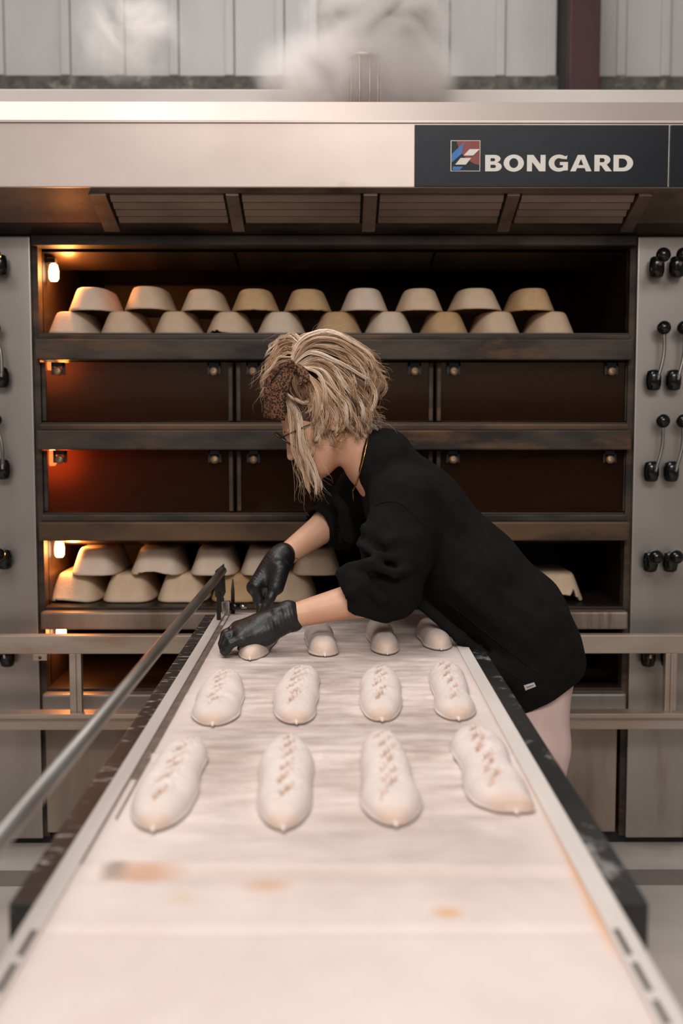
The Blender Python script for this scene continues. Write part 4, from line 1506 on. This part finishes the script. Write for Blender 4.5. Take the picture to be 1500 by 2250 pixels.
# her left hand, nearer: flat back of the hand, fingers bent down over the end of the loaf
nk = [P(530, 1404, 2.470), P(524, 1390, 2.494), P(522, 1382, 2.518), P(526, 1378, 2.542)]      # knuckles little -> index
mid_ = P(575, 1383, 2.515)
palm = [([wrN, mid_, nk[0]], [.027, .028, .0155]), ([wrN, mid_, nk[1]], [.028, .030, .0185]), ([wrN, mid_, nk[2]], [.028, .030, .0185]), ([wrN, mid_, nk[3]], [.027, .028, .0165]),
        ([P(590, 1388, 2.50), P(540, 1404, 2.482)], [.022, .018])]
fg = [
    ([nk[0], P(507, 1414, 2.462), P(497, 1428, 2.462), P(494, 1434, 2.464)], [.0125, .0112, .0100, .0085]),
    ([nk[1], P(499, 1400, 2.482), P(491, 1420, 2.476), P(491, 1431, 2.478)], [.0135, .0120, .0104, .009]),
    ([nk[2], P(496, 1394, 2.510), P(489, 1414, 2.505), P(490, 1426, 2.505)], [.0135, .0122, .0106, .009]),
    ([nk[3], P(503, 1392, 2.540), P(496, 1410, 2.545), P(498, 1422, 2.545)], [.0130, .0118, .0104, .009]),
    ([P(580, 1392, 2.545), P(556, 1404, 2.562), P(540, 1416, 2.567), P(530, 1424, 2.564)], [.0160, .0135, .0118, .0098]),
]
cf = [([P(622, 1359, 2.53), P(636, 1353, 2.532)], [.0290, .0325]), ([P(634, 1342, 2.530), P(645, 1366, 2.530)], [.0240, .0235]), ([P(611, 1350, 2.512), P(617, 1376, 2.512)], [.0175, .0175])]
gl1, bvg = glove_obj(fg, palm, cf, 0, 'glove', 21, (wrN - nk[2]).normalized())
gl1['label'] = 'dusty black nitrile glove on the nearer hand'

# her right hand, farther: fist pointing down, thumb toward the camera
Yf = 2.80
kk = [P(566, 1300, 2.855), P(560, 1294, 2.835), P(557, 1290, 2.813), P(562, 1288, 2.790)]       # little -> index knuckles
palm = [([wrF, kk[0]], [.029, .0165]), ([wrF, kk[1]], [.030, .0185]), ([wrF, kk[2]], [.030, .0185]), ([wrF, kk[3]], [.029, .017]),
        ([P(614, 1250, 2.80), P(606, 1290, 2.785)], [.026, .021])]
fg = [
    ([kk[0], P(572, 1326, 2.856), P(588, 1330, 2.845), P(592, 1318, 2.838)], [.0112, .0102, .0092, .008]),
    ([kk[1], P(566, 1324, 2.836), P(582, 1336, 2.826), P(590, 1326, 2.82)], [.0122, .011, .0098, .0085]),
    ([kk[2], P(567, 1322, 2.812), P(576, 1338, 2.805), P(584, 1336, 2.80)], [.0125, .0112, .0098, .0085]),
    ([kk[3], P(569, 1318, 2.790), P(571, 1338, 2.785), P(570, 1352, 2.783)], [.0122, .0108, .0096, .0082]),
    ([P(604, 1290, 2.782), P(594, 1314, 2.772), P(582, 1332, 2.770), P(575, 1344, 2.770)], [.0160, .0122, .0108, .009]),
]
cf = [([P(616, 1231, 2.838), P(622, 1219, 2.844)], [.031, .0315]), ([P(611, 1238, 2.835), P(613, 1234, 2.836)], [.0325, .0325])]
gl2, _ = glove_obj(fg, palm, cf, 0, 'glove', 31, (wrF - kk[2]).normalized())
gl2['label'] = 'black nitrile glove on the farther hand'


# ------------------------------------------------------------------ hair, scarf, glasses, jewellery
def on_head(px, py, off=.0):
    """depth of the near hair surface at a pixel"""
    cx, cy, R = 700, 858, 142.0
    r2 = ((px - cx) / R) ** 2 + ((py - cy) / R) ** 2
    return HO.y - math.sqrt(max(0.0, 1 - r2)) * (.098 + off)


def hair_sdf(p):
    q = (p - arr(HO)) @ HM.T
    d = ell(q, (-.014, .052, 0), (.104, .090, .086))
    d = smax(d, (q @ np.array([.86, -.5, 0], np.float32)) - .030, .02)
    e = ell(p, P(745, 845, HO.y), (.088, .092, .100))
    d = smin(d, e, .03)
    d = smin(d, ell(p, P(640, 800, HO.y), (.055, .07, .05)), .03)
    d = smin(d, ell(p, P(750, 905, HO.y), (.060, .090, .058)), .03)
    # lock-sized furrows
    w = np.sin((q[:, 0] * .5 - q[:, 1]) * 170 + 3 * n3(p, 22, 41)) * .0022 + n3(p, 60, 42) * .002
    return d + w


hair, bvh_ = iso_obj('hair', hair_sdf, tuple(np.array(HO) - .24), tuple(np.array(HO) + .24), .005, M['hair_base'], person)

GUIDES = [
    # px path, strands, spread, wave, both sides
    ([(640, 800), (655, 755), (705, 738), (762, 752), (800, 785), (832, 808)], 110, .014, .0020, 1),
    ([(645, 798), (680, 758), (738, 758), (790, 790), (815, 815), (838, 828)], 110, .014, .0028, 1),
    ([(648, 800), (690, 772), (750, 790), (792, 822), (838, 832)], 90, .013, .0030, 1),
    ([(650, 802), (700, 785), (752, 815), (788, 858), (808, 895), (830, 925)], 100, .014, .0032, 1),
    ([(655, 803), (705, 792), (752, 838), (782, 888), (800, 925), (822, 948)], 100, .014, .0036, 1),
    ([(658, 804), (708, 802), (745, 850), (768, 905), (785, 940), (806, 965)], 110, .013, .0038, 1),
    ([(662, 806), (706, 815), (736, 868), (752, 918), (778, 952), (798, 972)], 100, .012, .0036, 1),
    ([(664, 808), (700, 828), (722, 880), (735, 930), (746, 962), (768, 980)], 100, .012, .0036, 1),
    ([(668, 812), (696, 845), (712, 895), (715, 938), (722, 968), (746, 982)], 100, .011, .0034, 1),
    ([(672, 822), (690, 862), (702, 910), (694, 948), (712, 972)], 80, .010, .0034, 1),
    ([(676, 842), (686, 882), (690, 925), (686, 955), (702, 976), (732, 970)], 70, .008, .003, 1),
    ([(690, 850), (688, 875), (680, 898), (674, 912)], 26, .005, .001, 0),
    ([(628, 862), (648, 880), (674, 886), (688, 868), (690, 850)], 40, .006, .001, 0),
    ([(627, 860), (645, 902), (652, 948), (662, 1000), (672, 1042), (694, 1084)], 150, .015, .0022, 0),
    ([(627, 858), (650, 908), (660, 958), (674, 1008), (690, 1050), (703, 1082)], 130, .014, .0022, 0),
    ([(630, 866), (655, 920), (672, 960), (684, 985), (690, 1012)], 80, .011, .002, 0),
    ([(662, 768), (628, 758), (596, 790), (578, 835)], 70, .011, .0018, 1),
    ([(655, 775), (622, 775), (592, 812), (574, 858)], 60, .010, .0018, 1),
    ([(648, 785), (615, 795), (590, 830), (580, 872)], 40, .009, .0018, 1),
    ([(668, 762), (640, 740), (610, 752), (585, 790)], 50, .010, .0016, 1),
    ([(640, 795), (660, 765), (690, 742), (730, 735)], 70, .010, .0012, 1),
    ([(720, 740), (775, 765), (810, 805), (830, 850), (822, 890)], 60, .016, .0040, 1),
    ([(740, 760), (790, 800), (815, 850), (812, 900), (840, 915)], 50, .016, .0045, 1),
    ([(636, 806), (640, 830), (646, 858), (660, 884)], 46, .010, .0006, 0),
    ([(644, 806), (656, 828), (664, 856), (676, 884)], 46, .010, .0006, 0),
    ([(652, 808), (668, 828), (678, 850), (686, 876)], 46, .010, .0006, 0),
    ([(690, 840), (720, 870), (742, 915), (748, 950), (735, 978)], 70, .010, .0034, 0),
    ([(700, 830), (740, 868), (768, 918), (785, 950), (805, 955)], 70, .012, .0036, 0),
]


def hair_strands():
    V, Fc, T = [], [], []
    nseg = 22
    base = 0
    for gi, (pth, ns, sp_, wv, both) in enumerate(GUIDES):
        r = np.random.default_rng(100 + gi)
        front = gi in (13, 14, 15)
        for s in range(int(ns * 2.0)):
            far = both and (s % 3 == 2)
            pts = []
            for i, (x, y) in enumerate(pth):
                Y = on_head(x, y, .004)
                if front:
                    Y = HO.y - .066 + .006 * i
                if far:
                    Y = 2 * HO.y - Y
                pts.append(P(x, y, Y))
            c = crom(pts, nseg)
            t = np.linspace(0, 1, nseg)
            cl = s % 6
            rl = np.random.default_rng(1000 + gi * 10 + cl)
            la, lr = rl.uniform(0, 6.28), rl.uniform(.45, 1.0) * sp_
            ang, rad = r.uniform(0, 6.28), math.sqrt(r.uniform(0, 1)) * sp_ * .42
            # locks part from the root and each closes toward its tip
            prof = np.minimum(1, t / .35 + .2)
            tight = 1 - (.75 if front else .55) * np.clip((t - .45) / .55, 0, 1)
            lock = np.array([math.cos(la) * lr, rl.normal() * sp_ * .5, math.sin(la) * lr])
            loose = np.array([math.cos(ang) * rad, r.normal() * sp_ * .3, math.sin(ang) * rad])
            ph = rl.uniform(0, 6.28) + r.normal() * .22
            fr = rl.uniform(1.8, 3.6)
            am = wv * 3.0 * rl.uniform(.6, 1.4)
            wave = np.stack([np.sin(2 * np.pi * fr * t + ph), .8 * np.sin(2 * np.pi * fr * t + ph + 1.5), np.cos(2 * np.pi * fr * t + ph) * .7], 1) * (am * (t ** .8))[:, None]
            tone = np.clip(rl.normal(.55, .22) + r.normal() * .12, 0, 1)
            if gi in (23, 24, 25):
                tone = np.clip(.02 + r.uniform(0, .16), 0, 1)
            fly = r.uniform(0, 1) < .10
            if fly:
                k_ = r.normal(size=3) * .020
                wave += np.outer(t ** 2, k_) + np.outer(np.sin(t * 5) * t, r.normal(size=3) * .004)
            keep = int(nseg * r.uniform(.80, 1.0)) if not fly else nseg
            c = (c + lock * prof[:, None] + loose * (prof * tight)[:, None] + wave)[:max(keep, 6)]
            n_ = len(c)
            w_ = (.00078 if not fly else .00042) * (1 - .65 * np.linspace(0, 1, n_) ** 2) * r.uniform(.7, 1.15)
            d = np.gradient(c, axis=0)
            d /= np.linalg.norm(d, axis=1)[:, None] + 1e-9
            u = np.cross(d, [0.3, .9, .2])
            u /= np.linalg.norm(u, axis=1)[:, None] + 1e-9
            v = np.cross(d, u)
            for k in range(3):
                a = 2 * np.pi * k / 3
                V.append(c + (u * math.cos(a) + v * math.sin(a)) * w_[:, None])
            b0 = base
            T.append(np.full(3 * n_, tone))
            for i in range(n_ - 1):
                for k in range(3):
                    k2 = (k + 1) % 3
                    Fc.append((b0 + k * n_ + i, b0 + k2 * n_ + i, b0 + k2 * n_ + i + 1, b0 + k * n_ + i + 1))
            base += 3 * n_
    return np.vstack(V), np.array(Fc), np.concatenate(T)


hv, hfc, htone = hair_strands()
me = bpy.data.meshes.new('hair_strands')
me.from_pydata(hv.tolist(), [], hfc.tolist())
me.update()
me.attributes.new('tone', 'FLOAT', 'POINT').data.foreach_set('value', htone.astype(np.float32))
hs_ = link('hair_strands', me, M['hair'], hair, True)
tag(hs_, kind='stuff')


def ribbon(paths, depth, nl=26, nw=9, puff=.006, fold=.003, seed=0):
    """cloth between two pixel edges, lying on the head with soft lengthwise folds"""
    L0, L1 = crom([(x, y, 0) for x, y in paths[0]], nl), crom([(x, y, 0) for x, y in paths[1]], nl)
    V = []
    for i in range(nl):
        for j in range(nw):
            t = j / (nw - 1)
            x, y = (L0[i] * (1 - t) + L1[i] * t)[:2]
            z = on_head(x, y, depth) - puff * math.sin(math.pi * t) - fold * math.sin(t * 14 + seed + 2 * math.sin(i * .25))
            V.append(P(x, y, z))
    f = []
    for i in range(nl - 1):
        for j in range(nw - 1):
            a = i * nw + j
            f.append((a, a + 1, a + nw + 1, a + nw))
    return V, f


scarf = empty('hair_scarf', P(640, 800, HO.y - .11))
scarf.parent = person
scarf.location = Vector(scarf.location) - Vector(person.location)
for nme, pths, sd in (('band', ([(578, 918), (582, 870), (604, 832), (628, 800)], [(626, 925), (628, 880), (632, 840), (640, 798)]), 1),
                      ('loop', ([(576, 880), (578, 842), (598, 812), (630, 796)], [(592, 862), (598, 838), (612, 818), (634, 806)]), 2),
                      ('loop', ([(634, 798), (658, 800), (676, 816), (680, 836)], [(636, 808), (650, 818), (656, 834), (654, 848)]), 3),
                      ('tail', ([(630, 800), (624, 815), (622, 840), (618, 862)], [(644, 800), (646, 815), (640, 836), (632, 858)]), 4)):
    V, f = ribbon(pths, .016 + .004 * (sd % 2), seed=sd)
    o = pymesh(nme, V, f, M['leopard'], scarf)
    so = o.modifiers.new('thickness', 'SOLIDIFY')
    so.thickness = .002
kn = P(637, 800, on_head(637, 800, .024))
def knot_sdf(p):
    q = (p - arr(kn))
    return ell(p, kn, (.013, .013, .011)) + .0016 * np.sin(q[:, 0] * 500 + q[:, 2] * 300)
iso_obj('knot', knot_sdf, tuple(np.array(kn) - .025), tuple(np.array(kn) + .025), .0022, M['leopard'], scarf)
# the band goes on round the far side of the head
pts = [H(.086 * math.cos(a), .075, -.084 * math.sin(a)) if False else H(.092 * math.cos(a) - .004, .078 - .012 * a, -.080 * math.sin(a)) for a in np.linspace(-.6, 2.6, 22)]
bm = bmesh.new()
rows = []
for q in pts:
    rows.append([bm.verts.new(q + hu * (.022 * s_) ) for s_ in (-1, -.3, .3, 1)])
for a, b in zip(rows, rows[1:]):
    for k in range(3):
        bm.faces.new((a[k], a[k + 1], b[k + 1], b[k]))
bo = obj('band', bm, M['leopard'], scarf, True)
so = bo.modifiers.new('thickness', 'SOLIDIFY'); so.thickness = .003

# glasses, slid down the nose
gls = empty('glasses', P(632, 970, HO.y))
gls.parent = person
gls.location = Vector(gls.location) - Vector(person.location)
e1 = Vector((.84, 0, -.54))
for s in (-1, 1):
    c = P(632, 970, HO.y)
    c.y = HO.y + s * .033
    ring = [c + e1 * (.036 * math.cos(t) - .002) + Vector((0, .028 * math.sin(t), 0)) for t in np.linspace(0, 2 * math.pi, 29)]
    tubeo('rim', ring, .0026, M['frame'], gls, 8)
    bm = bmesh.new()
    bm.faces.new([bm.verts.new(q) for q in ring[:-1]])
    obj('lens', bm, M['lens'], gls)
    a = c + e1 * -.018 + Vector((0, s * .026, 0))
    b = H(-.012, .006, -s * .0785)
    tubeo('temple', [a, a.lerp(b, .5) + Vector((0, s * .007, 0)), b], .0020, M['frame'], gls, 6)
c = P(632, 970, HO.y)
tubeo('bridge', [c + Vector((0, -.006, 0)) - e1 * .006, c + hu * .003 - e1 * .010, c + Vector((0, .006, 0)) - e1 * .006], .0018, M['frame'], gls, 6)
for s in (-1, 1):
    pts = [H(.094, .024, s * .014), H(.094, .029, s * .030), H(.082, .024, s * .046)]
    tubeo('eyebrow', [tuple(q) for q in crom(pts, 9)], [.001, .0022, .0026, .0028, .0028, .0026, .0022, .0018, .001], M['brow'], body, 6)
    pts = [H(.0945, -.001, s * .020), H(.0965, -.004, s * .032), H(.089, -.002, s * .045)]
    tubeo('eyelash', [tuple(q) for q in crom(pts, 9)], .0011, M['brow'], body, 5)

# hoop earring
ec = P(744, 962, HO.y - .090)
tubeo('earring', [ec + Vector((.0075 * math.cos(t), .003 * math.cos(t), .0095 * math.sin(t))) for t in np.linspace(0, 2 * math.pi, 25)], .0011, M['gold'], person, 6)


def hit(px, py, bv, off=.002):
    d = ray(px, py).normalized()
    loc, nrm, i, dist = bv.ray_cast(Vector((0, 0, HC)), d)
    if loc is None: return None
    return loc - d * off


def on_surf(pths, bvs_, off=.002, n=30):
    out = []
    for x, y, _ in crom([(x, y, 0) for x, y in pths], n):
        best = None
        for bv in bvs_:
            q = hit(x, y, bv, off)
            if q is not None and (best is None or q.y < best.y): best = q
        if best is not None: out.append(best)
    return out


# necklace: rope chain round the neck with a small drop
ch = on_surf([(812, 945), (806, 975), (798, 1010), (790, 1040), (781, 1066), (775, 1080)], (bvb, bvs), .003, 60)
neck = empty('necklace', ch[-1])
neck.parent = person
neck.location = Vector(neck.location) - Vector(person.location)
bm = bmesh.new()
rr = [.0017 + .0006 * (i % 2) for i in range(len(ch))]
tube(bm, ch, rr, 6)
obj('chain', bm, M['gold'], neck, True)
far_pts = [ch[-1], P(769, 1060, ch[-1].y + .03), P(766, 1030, ch[-1].y + .06), P(768, 1005, ch[-1].y + .09)]
tubeo('chain', [tuple(q) for q in crom(far_pts, 14)], .0014, M['gold'], neck, 6)
e = ch[-1]
tubeo('pendant', [e + Vector((0, 0, -.001)), e + Vector((.001, -.001, -.012)), e + Vector((.002, -.001, -.024))], [.001, .0022, .001], M['gold'], neck, 8)

# seam of the dropped shoulder, side seam, hem stitching and the woven tag
for pth in ([(824, 1110), (845, 1103), (875, 1104), (905, 1128), (934, 1160)], [(985, 1325), (1060, 1385), (1130, 1440), (1185, 1482)], [(1000, 1395), (1090, 1462), (1165, 1500), (1236, 1462), (1256, 1430)][1:]):
    pts = on_surf(pth, (bvs,), .0002, 26)
    if len(pts) > 4:
        tubeo('seam', pts, .0016, M['sweat'], sweat, 6)
tg = [hit(x, y, bvs, .0015) for x, y in ((1150, 1506), (1173, 1499), (1177, 1508), (1154, 1517))]
if all(q is not None for q in tg):
    bm = bmesh.new()
    A = [bm.verts.new(q) for q in tg]
    B_ = [bm.verts.new(q + Vector((0, -.0015, 0))) for q in tg]
    bm.faces.new(B_); bm.faces.new(A[::-1])
    for i in range(4):
        bm.faces.new((A[i], A[(i + 1) % 4], B_[(i + 1) % 4], B_[i]))
    to = obj('label_tag', bm, M['tagw'], sweat)
    to['label'] = 'small white woven tag'
    q0, q1 = tg[0].lerp(tg[3], .5), tg[1].lerp(tg[2], .5)
    pts = [q0.lerp(q1, t) + Vector((0, -.0024, .0012 * math.sin(t * 40))) for t in np.linspace(.18, .82, 24)]
    tubeo('stitching', pts, .0005, M['black'], to, 5)
# small tattoo on the inside of the far wrist
for pth in ([(636, 1232), (640, 1222), (644, 1232)], [(640, 1236), (642, 1228), (648, 1222)], [(646, 1232), (649, 1226), (653, 1228)]):
    pts = on_surf(pth, (bvb,), -.0002, 10)
    if len(pts) > 4:
        tubeo('tattoo', pts, .0009, M['brow'], body, 5)
#==STEAM==

# ------------------------------------------------------------------ steam rising from the flue
def steam(name, label, c, r, dens, seed, sc=5.0, lo=.44, hi=.72):
    bm = bmesh.new()
    bmesh.ops.create_uvsphere(bm, u_segments=24, v_segments=16, radius=1.0)
    m = bpy.data.materials.new('steam_%d' % seed)
    m.use_nodes = True
    nt = m.node_tree
    nt.nodes.remove(nt.nodes['Principled BSDF'])
    pv = nt.nodes.new('ShaderNodeVolumePrincipled')
    pv.inputs['Color'].default_value = (1, .97, .95, 1)
    pv.inputs['Anisotropy'].default_value = .0
    tc = nt.nodes.new('ShaderNodeTexCoord')
    ln_ = nt.nodes.new('ShaderNodeVectorMath')
    ln_.operation = 'LENGTH'
    nt.links.new(tc.outputs['Object'], ln_.inputs[0])
    fall = nt.nodes.new('ShaderNodeMapRange')
    fall.interpolation_type = 'SMOOTHSTEP'
    fall.inputs['From Min'].default_value = 1.0
    fall.inputs['From Max'].default_value = .05
    nt.links.new(ln_.outputs['Value'], fall.inputs['Value'])
    mp = nt.nodes.new('ShaderNodeMapping')
    mp.inputs['Scale'].default_value = (r[0], r[1], r[2])
    mp.inputs['Location'].default_value = (seed * 1.7, seed * .9, seed * 2.3)
    nt.links.new(tc.outputs['Object'], mp.inputs['Vector'])
    nz = nt.nodes.new('ShaderNodeTexNoise')
    nz.inputs['Scale'].default_value = sc
    nz.inputs['Detail'].default_value = 6
    nz.inputs['Roughness'].default_value = .6
    nz.inputs['Distortion'].default_value = .6
    nt.links.new(mp.outputs[0], nz.inputs['Vector'])
    th = nt.nodes.new('ShaderNodeMapRange')
    th.inputs['From Min'].default_value = lo
    th.inputs['From Max'].default_value = hi
    nt.links.new(nz.outputs['Fac'], th.inputs['Value'])
    mu = nt.nodes.new('ShaderNodeMath')
    mu.operation = 'MULTIPLY'
    nt.links.new(fall.outputs[0], mu.inputs[0])
    nt.links.new(th.outputs[0], mu.inputs[1])
    m2 = nt.nodes.new('ShaderNodeMath')
    m2.operation = 'MULTIPLY'
    m2.inputs[1].default_value = dens
    nt.links.new(mu.outputs[0], m2.inputs[0])
    nt.links.new(m2.outputs[0], pv.inputs['Density'])
    nt.links.new(pv.outputs[0], nt.nodes['Material Output'].inputs['Volume'])
    o = obj(name, bm, m, None, True)
    o.location = c
    o.scale = r
    tag(o, label, 'steam', None, 'stuff')
    return o


sy = HY + .38
steam('steam_plume', 'dense white steam billowing up from the caged outlet', P(842, 10, sy), (.26, .18, .42), 230, 1, 6.5, .40, .68)
steam('steam_wisp', 'low haze of steam around the foot of the caged outlet', P(785, 160, sy - .02), (.34, .17, .17), 80, 2, 5.0, .34, .70)
steam('steam_wisp', 'faint puff of steam drifting in front of the left cladding', P(285, 80, sy + .1), (.20, .12, .17), 50, 3, 7, .42, .72)
